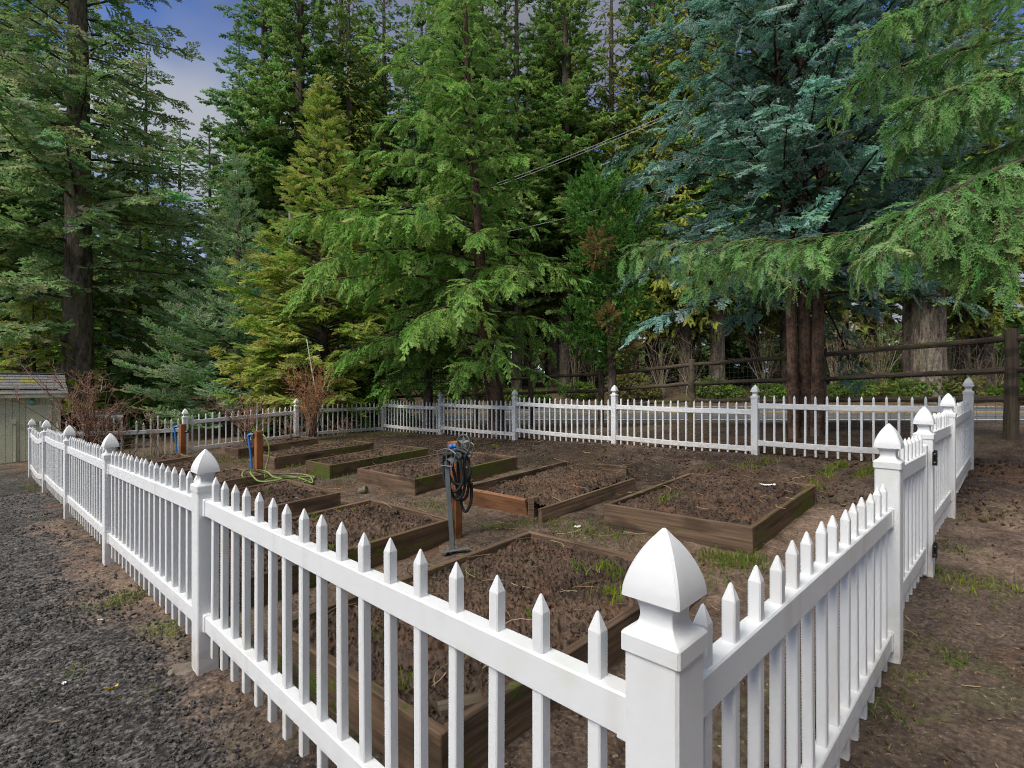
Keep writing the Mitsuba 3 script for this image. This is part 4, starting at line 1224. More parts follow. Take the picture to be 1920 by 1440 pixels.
# --- the drooping cedar in the middle
def deodar():
    dp = 12.4
    tp = [at(934, 800, dp), at(928, 740, dp), at(908, 640, dp), at(896, 420, dp), at(876, 130, dp), at(868, -120, dp)]
    tp[0][2] = gz(tp[0][0], tp[0][1]) - 0.3
    k = thing('deodar_cedar_tree', 'graceful drooping cedar with a leaning trunk at the centre behind the far fence', 'tree')
    obj('trunk', trunk_ply(tp, [0.25, 0.20, 0.165, 0.115, 0.07, 0.012], 14, 0.42, 0.05, 8, 'red_bark_mat'), k)
    tp = np.array(tp)
    r = np.random.default_rng(61)
    zs = tp[:, 2]
    z0, z1 = EYE + 0.65, zs[-1]
    Z, A, L = whorls(z0, z1 - 0.1, 0.40, 5, lambda h: 4.6 * (1 - h) ** 0.78 * min(1, 0.85 + h) + 0.2, r, 0.12)
    L = L * r.uniform(0.7, 1.15, len(L)) * (0.82 - 0.27 * np.cos(A))
    h = (Z - z0) / (z1 - z0)
    bx = np.interp(Z, zs, tp[:, 0])
    P = branch_curves(np.stack([bx, dp + 0 * Z, Z], -1), A, L, 0.22 + 0.45 * h + r.normal(0, 0.1, len(Z)), 0.36 - 0.1 * h, 0.0, 10, 0.08, r)
    fo = Foliage(PLUME, (0.028, 0.072, 0.013), (0.130, 0.222, 0.054), 62, 0.20, 0.07)
    dress(fo, P, r, 0.08, 8.0, 0.24, 0.45, 62, 0.30, 0.34, 0.9, 0.3, True, 0.35)
    # second order: side limbs on the long ones
    Q = []
    for p in P:
        Lb = np.linalg.norm(p[-1] - p[0])
        if Lb < 1.6:
            continue
        for t in np.arange(0.3, 0.9, 0.42 / Lb):
            i = int(t * 9)
            d = norm(p[min(i + 1, 9)] - p[i])
            s = norm(np.cross(d, [0, 0, 1.0])) * (1 if r.random() < 0.5 else -1)
            x = norm(d * 0.7 + s * 0.75 + [0, 0, 0.1])
            l = Lb * 0.32 * (1.1 - t) * r.uniform(0.7, 1.3)
            tt = np.linspace(0, 1, 10)
            Q.append(p[i] + x * (l * tt)[:, None] + np.array([0, 0, -1.0]) * (l * 0.45 * tt ** 2)[:, None])
    Q = np.array(Q)
    dress(fo, Q, r, 0.1, 7.0, 0.34, 0.4, 58, 0.35, 0.30, 0.9, 0.3, True, 0.35)
    obj('limbs', limbs_ply(np.vstack([P, Q]), np.concatenate([np.maximum(0.008, L * 0.008)[:, None] * np.linspace(1, 0.2, 10)[None], np.linspace(0.008, 0.003, 10)[None] * np.ones((len(Q), 1))]), (0.10, 0.075, 0.055), 9, sides=4), k)
    obj('crown', fo.ply(), k)


deodar()

# --- the blue cypress with three stems
def cypress():
    dp = 9.3
    k = thing('blue_cypress_tree', 'large blue grey cypress with lacy fronds on three slim reddish stems', 'tree')
    r = np.random.default_rng(71)
    stems = []
    for px, d2, rad, tx in ((1489, 9.15, 0.085, -0.03), (1509, 9.3, 0.105, 0.0), (1529, 9.2, 0.10, 0.035)):
        x, y = (px - 960) / F * d2, d2
        g = gz(x, y)
        pts = [(x, y, g - 0.3), (x + tx * 1, y, g + 1.2), (x + tx * 2.2, y + 0.05, g + 3), (x + tx * 8, y + 0.1, g + 6.5), (x + tx * 10, y + 0.1, g + 10.5)]
        obj('trunk', trunk_ply(pts, [rad * 1.2, rad, rad * 0.9, rad * 0.6, 0.015], 10, 0.40, 0.05, int(px), 'red_bark_mat'), k)
        stems.append(np.array(pts))
    P, Ls = [], []
    for n_, s in enumerate(stems):
        g = s[0][2]
        Z, A, L = whorls(2.75, 10.6, 0.22, 4, lambda h: 2.85 * min(1, 0.72 + 1.2 * h) * (1 - 0.55 * h ** 1.6) + 0.2, r, 0.1)
        L = L * (0.72 + 0.56 * nz(np.stack([np.cos(A) * 1.5, np.sin(A) * 1.5, Z * 0.8], -1), 3))
        h = Z / 11
        bx = np.interp(g + Z, s[:, 2], s[:, 0])
        by = np.interp(g + Z, s[:, 2], s[:, 1])
        P.append(branch_curves(np.stack([bx, by, g + Z], -1), A, L, 0.35 + 0.4 * h + r.normal(0, 0.28, len(Z)), 0.30 + 0 * h, 0.02, 8, 0.10, r))
        Ls.append(L)
    P, L = np.vstack(P), np.concatenate(Ls)
    fo = Foliage(FERN, (0.034, 0.080, 0.056), (0.122, 0.222, 0.166), 72, 0.24, 0.07, (0.10, 0.15, 0.09), 0.18)
    dress(fo, P, r, 0.22, 5.0, 0.19, 0.35, 56, 0.22, 0.32, 0.9, 1.0, True, 0.25)
    obj('limbs', limbs_ply(P, np.maximum(0.008, L * 0.009)[:, None] * np.linspace(1, 0.25, 8)[None], (0.075, 0.05, 0.038), 4, sides=3), k)
    obj('crown', fo.ply(), k)


cypress()

# --- the cedar at the right whose trunk stands outside the frame
def near_cedar():
    k = thing('weeping_cedar_tree', 'weeping cedar limbs with pale needle tips reaching in from the right edge', 'tree')
    tx, ty = 8.4, 5.2
    g = gz(tx, ty)
    obj('trunk', trunk_ply([(tx, ty, g - 0.3), (tx, ty, g + 1), (tx, ty, g + 5), (tx, ty, g + 12)], [0.34, 0.28, 0.2, 0.02], 14, 0.45, 0.05, 21), k)
    r = np.random.default_rng(81)
    defs = [((2.9,), [(2150, 235, 4.9), (1900, 300, 5.0), (1760, 365, 5.2), (1640, 432, 5.7), (1480, 460, 6.1), (1340, 448, 6.6), (1205, 462, 7.0)], 1.0),
            ((2.8,), [(2150, 245, 4.8), (1890, 318, 4.9), (1770, 372, 4.9), (1700, 440, 4.9), (1662, 452, 4.95)], 1.0),
            ((2.8,), [(2150, 240, 4.8), (1880, 312, 4.8), (1800, 350, 4.75), (1790, 395, 4.7), (1800, 432, 4.7)], 0.9),
            ((2.9,), [(2150, 260, 4.9), (1960, 330, 5.0), (1880, 380, 5.0), (1850, 440, 5.0)], 0.8),
            ((5.2,), [(2100, 40, 5.6), (1850, 80, 5.8), (1720, 112, 6.1), (1590, 160, 6.4)], 1.0),
            ((5.6,), [(2100, -60, 5.4), (1860, -20, 5.4), (1740, 10, 5.6), (1640, 60, 5.9)], 1.0),
            ((4.4,), [(2100, 130, 5.2), (1900, 165, 5.3), (1800, 205, 5.5), (1700, 240, 5.8)], 0.8),
            ((4.9,), [(2100, 90, 5.0), (1930, 130, 5.0), (1840, 155, 5.2), (1690, 200, 5.6)], 1.0),
            ((3.3,), [(2150, 200, 5.3), (1950, 250, 5.5), (1850, 290, 5.6), (1745, 345, 5.8)], 1.0),
            ((2.7,), [(2150, 290, 4.6), (1960, 360, 4.6), (1890, 420, 4.6), (1865, 470, 4.6)], 1.0),
            ((2.9,), [(2100, 290, 5.9), (1800, 400, 6.3), (1600, 458, 6.8), (1450, 470, 7.2), (1300, 480, 7.5)], 0.9)]
    P = []
    for (zb,), pts, sc in defs:
        w = [np.array([tx, ty, g + zb])] + [at(*q) for q in pts]
        w = np.array(w)
        s = np.linspace(0, len(w) - 1, 24)
        P.append(np.stack([np.interp(s, np.arange(len(w)), w[:, j]) for j in range(3)], -1))
    P = np.array(P)
    for i in range(3):
        P[:, 1:-1] = 0.25 * P[:, :-2] + 0.5 * P[:, 1:-1] + 0.25 * P[:, 2:]
    Q = []
    for n_, p in enumerate(P):
        Lb = np.linalg.norm(np.diff(p, axis=0), axis=1).sum()
        long_ = n_ in (0, len(P) - 1)
        for t in np.arange(0.25, 1.0, 0.10 / Lb):
            q = t * 23
            i = min(int(q), 22)
            o = p[i] + (p[i + 1] - p[i]) * (q - i)
            d = norm(p[i + 1] - p[i])
            s = norm(np.cross(d, [0, 0, 1.0])) * (1 if r.random() < 0.5 else -1)
            x = norm(d * r.uniform(0.3, 0.9) + s * r.uniform(0.5, 1.0) + [0, 0, r.uniform(-0.15, 0.22)])
            l = (r.uniform(0.45, 0.95) if long_ and t > 0.55 else r.uniform(0.25, 0.50)) * (1.05 - 0.2 * t)
            tt = np.linspace(0, 1, 8)
            Q.append(o + x * (l * tt)[:, None] + np.array([0, 0, -1.0]) * (l * r.uniform(0.4, 0.8) * tt ** 2)[:, None])
    Q = np.array(Q)
    fo = Foliage(NEED, (0.026, 0.078, 0.017), (0.128, 0.232, 0.082), 82, 0.20, 0.07)
    dress(fo, Q, r, 0.05, 5.0, 0.40, 0.4, 50, 0.35, 0.26, 1.0, 0.35, True, 0.3)
    dress(fo, P, r, 0.3, 7.0, 0.0, 0.4, 62, 0.0, 0.32, 1.0, 0.5, False, 0.2)
    P2 = P[:, ::1]
    obj('limbs', limbs_ply(P2, np.linspace(0.04, 0.007, 24)[None] * np.ones((len(P2), 1)), (0.075, 0.062, 0.045), 5, sides=6), k)
    obj('twigs', limbs_ply(Q, np.linspace(0.010, 0.003, 8)[None] * np.ones((len(Q), 1)), (0.10, 0.085, 0.045), 6, sides=3), k)
    obj('crown', fo.ply(), k)


near_cedar()

# --- the juniper column made of tufted clumps
def juniper():
    dp = 12.9
    k = thing('juniper_tree', 'rich green tufted juniper column with a brown dead patch, left of the blue cypress', 'tree')
    r = np.random.default_rng(91)
    x0, y0 = (1142 - 960) / F * dp, dp
    g = gz(x0, y0)
    obj('trunk', trunk_ply([(x0 + .06, y0, g - 0.2), (x0 + 0.08, y0, g + 1.2), (x0, y0, g + 3), (x0, y0, g + 5.6)], [0.12, 0.10, 0.08, 0.02], 10, 0.55, 0.08, 4), k)
    fo = Foliage([spray_template(s, n=6, ang=26, l0=0.45, w=0.14, sub=0, droop=-0.05, side_droop=-0.1, jit=0.1, axis_w=0.08) for s in (25, 26)], (0.018, 0.052, 0.011), (0.066, 0.140, 0.032), 92, 0.38, 0.07)
    br = Foliage([spray_template(s, n=6, ang=26, l0=0.45, w=0.08, sub=1, droop=0.0, side_droop=0.2, jit=0.2) for s in (27, 28)], (0.07, 0.045, 0.02), (0.15, 0.10, 0.045), 93, 0.25, 0.07)
    blobs = [(1140, 405, 78, 62), (1105, 385, 42, 55), (1185, 415, 40, 50), (1122, 350, 26, 40), (1150, 470, 60, 50), (1165, 330, 18, 30), (1105, 500, 42, 40), (1160, 545, 48, 45), (1118, 560, 40, 40), (1085, 605, 36, 38), (1130, 625, 48, 42), (1180, 590, 40, 40), (1150, 660, 36, 30), (1100, 640, 26, 28), (1190, 500, 34, 40)]
    for px, py, rx, rz in blobs:
        c = at(px, py, dp)
        rx, rz = rx / F * dp, rz / F * dp
        n = int(430 * rx * rz / 0.5)
        d = norm(r.normal(size=(n, 3)))
        o = c + d * np.array([rx, rx, rz]) * r.uniform(0.55, 1.0, (n, 1)) ** 0.6 * (0.68 + 0.64 * nz(d * 2.6 + px, 9)[:, None])
        fo.add(o, d * 0.9 + np.array([0, 0, 1.0]) * r.uniform(0.0, 0.9, (n, 1)) + 0.3 * r.normal(size=(n, 3)), norm(r.normal(size=(n, 3))), r.uniform(0.13, 0.27, n))
    for px, py, rx, rz in ((1118, 455, 24, 26), (1120, 480, 18, 20), (1172, 650, 22, 20), (1140, 595, 16, 20)):
        c = at(px, py, dp - 0.55 if py < 600 else dp - 0.3)
        rx, rz = rx / F * dp, rz / F * dp
        n = 110
        d = norm(r.normal(size=(n, 3)))
        br.add(c + d * np.array([rx, rx, rz]) * r.uniform(0.4, 1, (n, 1)), d + np.array([0, 0, 0.4]), norm(r.normal(size=(n, 3))), r.uniform(0.12, 0.24, n))
    obj('crown', fo.ply(), k)
    obj('dead_foliage', br.ply(), k, label='brown dead foliage patches')


juniper()
print('foliage triangles', tri_count)

# ------------------------------------------------------------------ far wood and undergrowth
rw = np.random.default_rng(301)
fo = Foliage([spray_template(s, n=5, ang=50, l0=0.5, w=0.30, sub=0, droop=0.1, jit=0.5, axis_w=0.25) for s in (41, 42)], DG0, (0.085, 0.125, 0.05), 302, 0.35)
n = 3200
ang = rw.uniform(-1.15, 1.15, n)
dist = rw.uniform(66, 84, n)
x, y = dist * np.sin(ang), np.maximum(dist * np.cos(ang), 50 + 6 * rw.random(n))
z = ground(x, y) + np.where(x > 0.55 * y, 7.0, 15.0) * rw.random(n) ** 1.8
fo.add(np.stack([x, y, z], -1), norm(rw.normal(size=(n, 3)) * [1, 1, 0.5]), norm(rw.normal(size=(n, 3))), rw.uniform(1.8, 4.0, n))
obj('far_wood', fo.ply(), kind='stuff', label='far off wood reading as one green mass between the trunks', cat='wood')


def leafy(seed, R, H, n, c0, c1, size):
    r = np.random.default_rng(seed)
    d = norm(r.normal(size=(n, 3)))
    o = d * np.array([R, R, H / 2]) * r.uniform(0.45, 1.0, (n, 1)) ** 0.5 * (0.7 + 0.6 * nz(d * 2.0, seed)[:, None]) + np.array([0, 0, H / 2])
    o[:, 2] = np.abs(o[:, 2])
    t = np.linspace(0, 1, 4)
    m = 14
    az = r.uniform(0, 6.28, m)
    Pt = np.stack([np.cos(az)[:, None] * R * 0.7 * t, np.sin(az)[:, None] * R * 0.7 * t, np.ones((m, 1)) * H * 0.85 * t], -1)
    f = Foliage([spray_template(s, n=4, ang=50, l0=0.45, w=0.34, sub=0, droop=0.2, jit=0.4, axis_w=0.1) for s in (43, 44)], c0, c1, seed, 0.3)
    f.add(o, d + 0.6 * r.normal(size=(n, 3)), [0, 0, 1.0] + 0.5 * r.normal(size=(n, 3)), r.uniform(0.6, 1.3, n) * size)
    return limbs_ply(Pt, np.linspace(0.03, 0.008, 4)[None] * np.ones((m, 1)), (0.10, 0.08, 0.06), seed, sides=3), f.ply()


SHRUBS = {'s': leafy(61, 1.1, 1.0, 900, (0.035, 0.062, 0.012), (0.085, 0.130, 0.026), 0.22), 't': leafy(62, 1.3, 2.4, 1000, (0.035, 0.06, 0.018), (0.085, 0.125, 0.03), 0.30),
          'u': leafy(63, 1.2, 1.6, 900, (0.05, 0.055, 0.018), (0.11, 0.105, 0.036), 0.24)}


def stems_model(seed, n, H, spread, tone, twigs=5, thick=0.012):
    """A bare shrub: arching stems that fork into twigs."""
    r = np.random.default_rng(seed)
    t = np.linspace(0, 1, 8)
    az = r.uniform(0, 6.28, n)
    L = H * r.uniform(0.6, 1.1, n)
    sp_ = spread * r.uniform(0.1, 1.0, n)
    P = np.stack([np.cos(az)[:, None] * sp_[:, None] * t ** 1.5 + r.normal(0, 0.06, (n, 1)), np.sin(az)[:, None] * sp_[:, None] * t ** 1.5 + r.normal(0, 0.06, (n, 1)), L[:, None] * (t - 0.15 * t ** 3)], -1)
    P[:, 1:] += r.normal(0, 0.018 * H, (n, 7, 3)) * t[1:, None]
    R = thick * r.uniform(0.6, 1.2, (n, 1)) * (1 - 0.75 * t)[None]
    lev, LR = [P], [R]
    cur, cl = P, L
    for g_ in range(2):
        N, NL = [], []
        for p, l in zip(cur, cl):
            for j in range(twigs if g_ == 0 else twigs - 1):
                i = int(r.integers(2, 8))
                d = norm(p[i] - p[i - 1])
                x = norm(d + 0.9 * r.normal(size=3) + [0, 0, 0.25])
                ll = l * r.uniform(0.18, 0.42) * (0.75 if g_ == 0 else 0.6)
                q = p[i] + x * (ll * t)[:, None] + r.normal(0, 0.03, 3) * (t ** 2)[:, None]
                q[1:] += r.normal(0, 0.02 * ll, (7, 3))
                N.append(q)
                NL.append(ll * 1.4)
        cur, cl = np.array(N), np.array(NL)
        lev.append(cur)
        LR.append(thick * (0.42 if g_ == 0 else 0.24) * np.ones((len(cur), 1)) * (1 - 0.6 * t)[None])
    return lev, LR


def stems_ply(lev, LR, cols, seed):
    r = np.random.default_rng(seed)
    V, Fc, Cc, off = [], [], [], 0
    for P, R, c in zip(lev, LR, cols):
        P, R = P[:, [0, 2, 5, 7]], R[:, [0, 2, 5, 7]]
        v, f = tubes_soup(P, R, 3)
        V.append(v)
        Fc.append(f + off)
        off += len(v)
        Cc.append(np.repeat(col(c, len(P), r, 0.25), 12, 0))
    return ply((np.vstack(V), np.vstack(Fc)), 'twig_mat', smooth=True, color=np.vstack(Cc))


SHRUBS['w'] = (stems_ply(*stems_model(64, 16, 3.2, 1.0, None, 4, 0.020), [(0.32, 0.27, 0.20), (0.27, 0.20, 0.14), (0.22, 0.16, 0.12)], 3), None)
for q, (a, b) in SHRUBS.items():
    scene[f'group_{q}_stems'] = {'type': 'shapegroup', 'shape': a}
    if b:
        scene[f'group_{q}_leaves'] = {'type': 'shapegroup', 'shape': b}


def shrub(model, x, y, sc, rot, name, label, group, dz=-0.05):
    k = thing(name, label, 'shrub', group)
    m = T().translate([x, y, gz(x, y) + dz]).rotate([0, 0, 1], rot).scale(sc)
    obj('stems', {'type': 'instance', 'to_world': m, 'shapegroup': {'type': 'ref', 'id': f'group_{model}_stems'}}, k)
    if SHRUBS[model][1]:
        obj('leaves', {'type': 'instance', 'to_world': m, 'shapegroup': {'type': 'ref', 'id': f'group_{model}_leaves'}}, k)


for i, px in enumerate((840, 905, 960, 1010, 1085, 1180, 1215, 1330, 1370, 1440, 1560, 1600, 1632, 1668, 1700, 1742, 1790, 1868, 1905, 1950)):
    y = 26.2 + 0.8 * rw.random()
    shrub('s' if rw.random() < 0.75 else 'u', (px - 960) / F * y, y, float(rw.uniform(0.45, 0.95)), float(rw.uniform(0, 360)), 'salal_shrub', f'low green shrub on the road bank, {where_in_wood(px)}', f'low green shrubs on the road bank {where_in_wood(px)}')
for i, px in enumerate(np.arange(640, 1990, 84)):
    y = 29 + 4.5 * rw.random()
    shrub('tut'[i % 3], (px + rw.normal(0, 14) - 960) / F * y, y, float(rw.uniform(0.7, 1.2)), float(rw.uniform(0, 360)), 'understory_shrub', f'leafy shrub under the roadside conifers, {where_in_wood(px)}', f'leafy shrubs under the roadside wood {where_in_wood(px)}')
for i, px in enumerate((1000, 1080, 1120, 1200, 1240, 1300, 1420, 1570, 1600, 1630, 1660, 1690, 1780, 1830, 1880)):
    y = 26.6 + 2.2 * rw.random()
    shrub('w', (px + rw.normal(0, 6) - 960) / F * y, y, float(rw.uniform(0.8, 1.35)), float(rw.uniform(0, 360)), 'bare_shrub', f'leafless pale shrub at the roadside wood, {where_in_wood(px)}', f'bare shrubs at the roadside wood {where_in_wood(px)}')

# ------------------------------------------------------------------ dark post and rail fence
wf = thing('rail_fence', 'dark weathered round post and rail fence with wire mesh beyond the white fence', 'fence')
WP = [at(1897, 618, 7.2), at(1541, 655, 9.7), at(1297, 674, 12.2), at(1127, 693, 13.6), at(996, 701, 14.8), at(892, 705, 15.8), at(800, 709, 16.5), at(700, 713, 17.0)]
WP = [np.array([8.0, 4.7, EYE + 0.80])] + WP


def log_ply(pts, r0, r1, mat='rail_mat', sides=12, seed=0, ends=True):
    pts = np.asarray(pts, float)
    n = 9
    s = np.linspace(0, 1, n)
    P = pts[0] * (1 - s)[:, None] + pts[1] * s[:, None]
    rg = np.random.default_rng(seed)
    P[1:-1] += rg.normal(0, 0.006, (n - 2, 3))
    R = np.interp(s, [0, 1], [r0, r1]) * rg.uniform(0.93, 1.07, n)
    R = np.concatenate([[R[0] * 0.8], R, [R[-1] * 0.8]])
    P = np.vstack([P[:1], P, P[-1:]])
    P[0] -= norm(P[2] - P[1]) * 0.008
    P[-1] += norm(P[-2] - P[-3]) * 0.008
    m = tube(P, R, sides)
    v, f = np.array(m.vertices), np.array(m.faces)
    L = np.linalg.norm(pts[1] - pts[0])
    ax = norm(pts[1] - pts[0])
    al = (v - pts[0]) @ ax
    ring = np.arange(len(v)) % sides
    uv = np.stack([al + seed, np.abs(ring / sides - 0.5) * 2 * math.pi * r0], -1)
    return ply(m, mat, smooth=True, uv=uv)


rw2 = np.random.default_rng(12)
for i, p in enumerate(WP):
    g = gz(p[0], p[1])
    obj('post', log_ply([(p[0], p[1], g - 0.4), (p[0], p[1], p[2])], 0.082, 0.078, seed=i), wf)
OFF = (0.12, 0.545, 0.94)
for i in range(len(WP) - 1):
    a, b = WP[i], WP[i + 1]
    for o in OFF:
        d = norm(b - a)
        obj('rail', log_ply([a - [0, 0, o + rw2.normal(0, .012)] - d * 0.02, b - [0, 0, o + rw2.normal(0, .012)] + d * 0.02], 0.047, 0.041, seed=20 + i), wf)
wires = []
for i in range(len(WP) - 1):
    a, b = WP[i].copy(), WP[i + 1].copy()
    L = np.linalg.norm((b - a)[:2])
    nn = norm(np.array([-(b - a)[1], (b - a)[0], 0])) * 0.05
    m = int(L / 0.105)
    for j in range(m):
        q = a + (b - a) * (j + 0.5) / m + nn
        wires.append([q - [0, 0, 0.14], q - [0, 0, 1.40]])
    for z in np.arange(0.14, 1.42, 0.105):
        wires.append([a + nn - [0, 0, z], b + nn - [0, 0, z]])
wires = np.array(wires)
wires = np.stack([wires[:, 0], wires.mean(1), wires[:, 1]], 1)
v, f = tubes_soup(wires, np.full(wires.shape[:2], 0.0023), 3)
plain('wire_mat', (0.12, 0.115, 0.11), 0.5, 0.3)
obj('wire_mesh', ply((v, f), 'wire_mat'), wf, kind='stuff')

# ------------------------------------------------------------------ shed
plain('siding_mat', (0.55, 0.55, 0.39), 0.75, amt=0.10, s=5)
plain('trim_mat', (0.46, 0.46, 0.33), 0.7, amt=0.08, s=5)
bs('shingle_mat', {'type': 'principled', 'base_color': proc(lambda p, n, uv: mix(mix(C3((0.085, 0.083, 0.082)), C3((0.20, 0.195, 0.19)), 0.6 * fbm(p.x * 5, p.y * 5, 0.0, 3) + 0.4 * noise(p.x * 60, p.y * 60, p.z * 60)), C3((0.20, 0.19, 0.03)),
                                                                              0.85 * smoothstep(0.62, 0.72, fbm(p.x * 3.4 + 4, p.y * 3.4, p.z * 2, 4)))), 'roughness': 0.9, 'specular': 0.2})
plain('dark_gap', (0.02, 0.02, 0.018), 0.9)
sx1, sy = at(109, 720, 12.5)[:2]
sd = thing('garden_shed', 'small olive green shed with mossy grey shingle roof at the left edge', 'shed')
ang = 0.755
sX, sY = np.array([math.cos(ang), math.sin(ang), 0]), np.array([-math.sin(ang), math.cos(ang), 0])
zb, ze = EYE - 1.95, EYE - 0.22
corner = np.array([sx1, sy, 0])
W_, D_ = 2.7, 2.4


def sbox(c, size, ch=0.003):
    """centre c in shed axes (x to the right from the corner, y back, z)."""
    o = corner + sX * c[0] + sY * c[1] + np.array([0, 0, c[2]])
    return put(None or {}, frame(o, sX, sY)), hexa(*size, ch)


def sadd(name, c, size, mat, par=sd, label=None, ch=0.003):
    o = corner + sX * c[0] + sY * c[1] + np.array([0, 0, c[2]])
    return obj(name, put(ply(hexa(*size, ch), mat), frame(o, sX, sY)), par, label=label)


wall = sadd('wall', (-W_ / 2, D_ / 2 + 0.02, (zb + ze) / 2 + 0.06), (W_ - 0.02, D_, ze - zb + 0.1), 'dark_gap')
n = 24
for i in range(n):
    w = W_ / n
    sadd('plank', (-(i + 0.5) * w, 0.0, (zb + ze) / 2), (w - 0.005, 0.02, ze - zb), 'siding_mat', wall)
for i in range(16):
    w = D_ / 16
    sadd('plank', (0.0, (i + 0.5) * w + 0.02, (zb + ze) / 2), (0.02, w - 0.005, ze - zb), 'siding_mat', wall)
sadd('corner_board', (0.012, -0.012, (zb + ze) / 2), (0.07, 0.03, ze - zb), 'siding_mat')
# roof: two slopes, ridge along x
rise, run = 0.47, D_ / 2 + 0.18
sl = math.hypot(rise, run)
rf_ = None
for sgn in (1, -1):
    cy = D_ / 2 - sgn * run / 2
    t = math.atan2(rise, run) * sgn
    y2 = sY * math.cos(t) + np.array([0, 0, math.sin(t)])
    z2 = np.cross(sX, y2)
    o = corner + sX * (-W_ / 2 + 0.02) + sY * cy + np.array([0, 0, ze + rise / 2 - 0.03])
    deck = obj('roof', put(ply(hexa(W_ + 0.30, sl, 0.03), 'trim_mat'), frame(o, sX, y2, z2)), sd)
    rf_ = rf_ or deck
    rows = 7
    rs = np.random.default_rng(5)
    for j in range(rows):
        x = -(W_ + 0.32) / 2 - 0.15 * rs.random()
        while x < (W_ + 0.32) / 2:
            w = rs.uniform(0.17, 0.30)
            x0, x1 = max(x, -(W_ + 0.32) / 2), min(x + w, (W_ + 0.32) / 2)
            if x1 - x0 > 0.04:
                yy = (-sl / 2 + (j + 0.5) * sl / rows) * (1 if sgn == 1 else -1)
                oo = o + sX * (x0 + x1) / 2 + y2 * yy + z2 * (0.026 + 0.003 * rs.random())
                tl = 0.07 * sgn
                y3, z3 = y2 * math.cos(tl) - z2 * math.sin(tl), z2 * math.cos(tl) + y2 * math.sin(tl)
                obj('shingle', put(ply(hexa(x1 - x0 - 0.006, sl / rows + 0.05, 0.009, 0.002), 'shingle_mat'), frame(oo, sX, y3, z3)), deck)
            x += w
obj('ridge_cap', put(ply(hexa(W_ + 0.32, 0.16, 0.03), 'shingle_mat'), frame(corner + sX * (-W_ / 2 + 0.02) + sY * (D_ / 2) + np.array([0, 0, ze + rise + 0.012]), sX, sY)), sd)
sadd('fascia', (-W_ / 2 + 0.02, -0.19, ze - 0.055), (W_ + 0.3, 0.025, 0.085), 'trim_mat')
for i, c in enumerate(((0.0, 1, 0), (0, -1, 0))):
    pass
gab = trimesh.Trimesh(np.array([[0.0, 0, 0], [0, D_, 0], [0, D_ / 2, rise * 0.86], [-0.02, 0, 0], [-0.02, D_, 0], [-0.02, D_ / 2, rise * 0.86]]), np.array([[0, 1, 2], [3, 5, 4], [0, 3, 4], [0, 4, 1], [1, 4, 5], [1, 5, 2], [2, 5, 3], [2, 3, 0]]), process=False)
obj('gable', put(ply(gab, 'siding_mat'), frame(corner + np.array([0, 0, ze]), sX, sY)), sd)
sadd('service_panel', (-0.33, -0.03, EYE - 0.68), (0.44, 0.05, 0.40), 'siding_mat', label='painted flat panel under the bottle')
sadd('service_box', (-0.76, -0.04, EYE - 0.86), (0.06, 0.07, 0.09), 'siding_mat')
sadd('conduit', (-0.74, -0.025, EYE - 1.35), (0.03, 0.03, 0.95), 'siding_mat')
plain('bottle_glass', (0.03, 0.30, 0.19), 0.12, 0, 0.6)
plain('bottle_label', (0.30, 0.52, 0.60), 0.5)
bt = thing('bottle', 'green glass bottle with a pale blue label on the shed ledge', 'bottle')
o = corner + sX * (-0.46) - sY * 0.06 + np.array([0, 0, EYE - 0.475])
pr = [(0.0, 0), (0.038, 0), (0.040, 0.01), (0.040, 0.10), (0.032, 0.125), (0.016, 0.155), (0.014, 0.20), (0.017, 0.203), (0.017, 0.212), (0, 0.213)]
obj('glass', put(ply(trimesh.creation.revolve(np.array(pr), sections=20), 'bottle_glass', smooth=40), T().translate(list(map(float, o)))), bt)
obj('label', put(ply(trimesh.creation.revolve(np.array([(0.0405, 0.025), (0.0412, 0.026), (0.0412, 0.085), (0.0405, 0.086)]), sections=20), 'bottle_label', smooth=40), T().translate(list(map(float, o)))), bt)

# wood pile under a dark tarp behind the shed
plain('tarp_mat', (0.022, 0.023, 0.026), 0.35, 0, 0.5)
plain('split_wood', (0.16, 0.10, 0.065), 0.85, amt=0.5)
wp = thing('wood_pile', 'stack of split firewood under dark tarpaulin between shed and bare bush', 'wood pile')
cx, cy = at(160, 720, 13.6)[:2]
rr = np.random.default_rng(31)
for j in range(6):
    for i in range(9):
        x = cx - 0.95 + i * 0.24 + rr.normal(0, 0.02)
        z = gz(cx, cy) + 0.08 + j * 0.15
        lg = trimesh.convex.convex_hull(np.vstack([np.column_stack([np.array([math.cos(a) * rr.uniform(0.07, 0.12), math.sin(a) * rr.uniform(0.055, 0.085)])[None].repeat(2, 0), [-0.22, 0.22]]) for a in rr.uniform(0, 6.28, 7)])[:, [0, 2, 1]])
        obj('log', put(ply(lg, 'split_wood'), T().translate([float(x), float(cy + rr.normal(0, 0.03)), float(z)])), wp)
tx_, ty_ = np.meshgrid(np.linspace(-1.2, 1.2, 26), np.linspace(-0.5, 0.5, 14), indexing='ij')
tz = gz(cx, cy) + 0.98 + 0.05 * nz(np.stack([tx_ * 4, ty_ * 4, 0 * tx_], -1), 3) - 0.9 * np.clip(np.abs(ty_) - 0.26, 0, 1) * 3.2 * (0.5 + nz(np.stack([tx_ * 5, 0 * tx_, 0 * tx_], -1), 4)) * 0.4
v = np.stack([cx + tx_, cy + np.clip(ty_, -0.30, 0.30) + 0.1 * np.sign(ty_) * (np.abs(ty_) > 0.3) * (np.abs(ty_) - 0.3), tz], -1).reshape(-1, 3)
i = np.arange(26 * 14).reshape(26, 14)
q = np.stack([i[:-1, :-1], i[1:, :-1], i[1:, 1:], i[:-1, 1:]], -1).reshape(-1, 4)
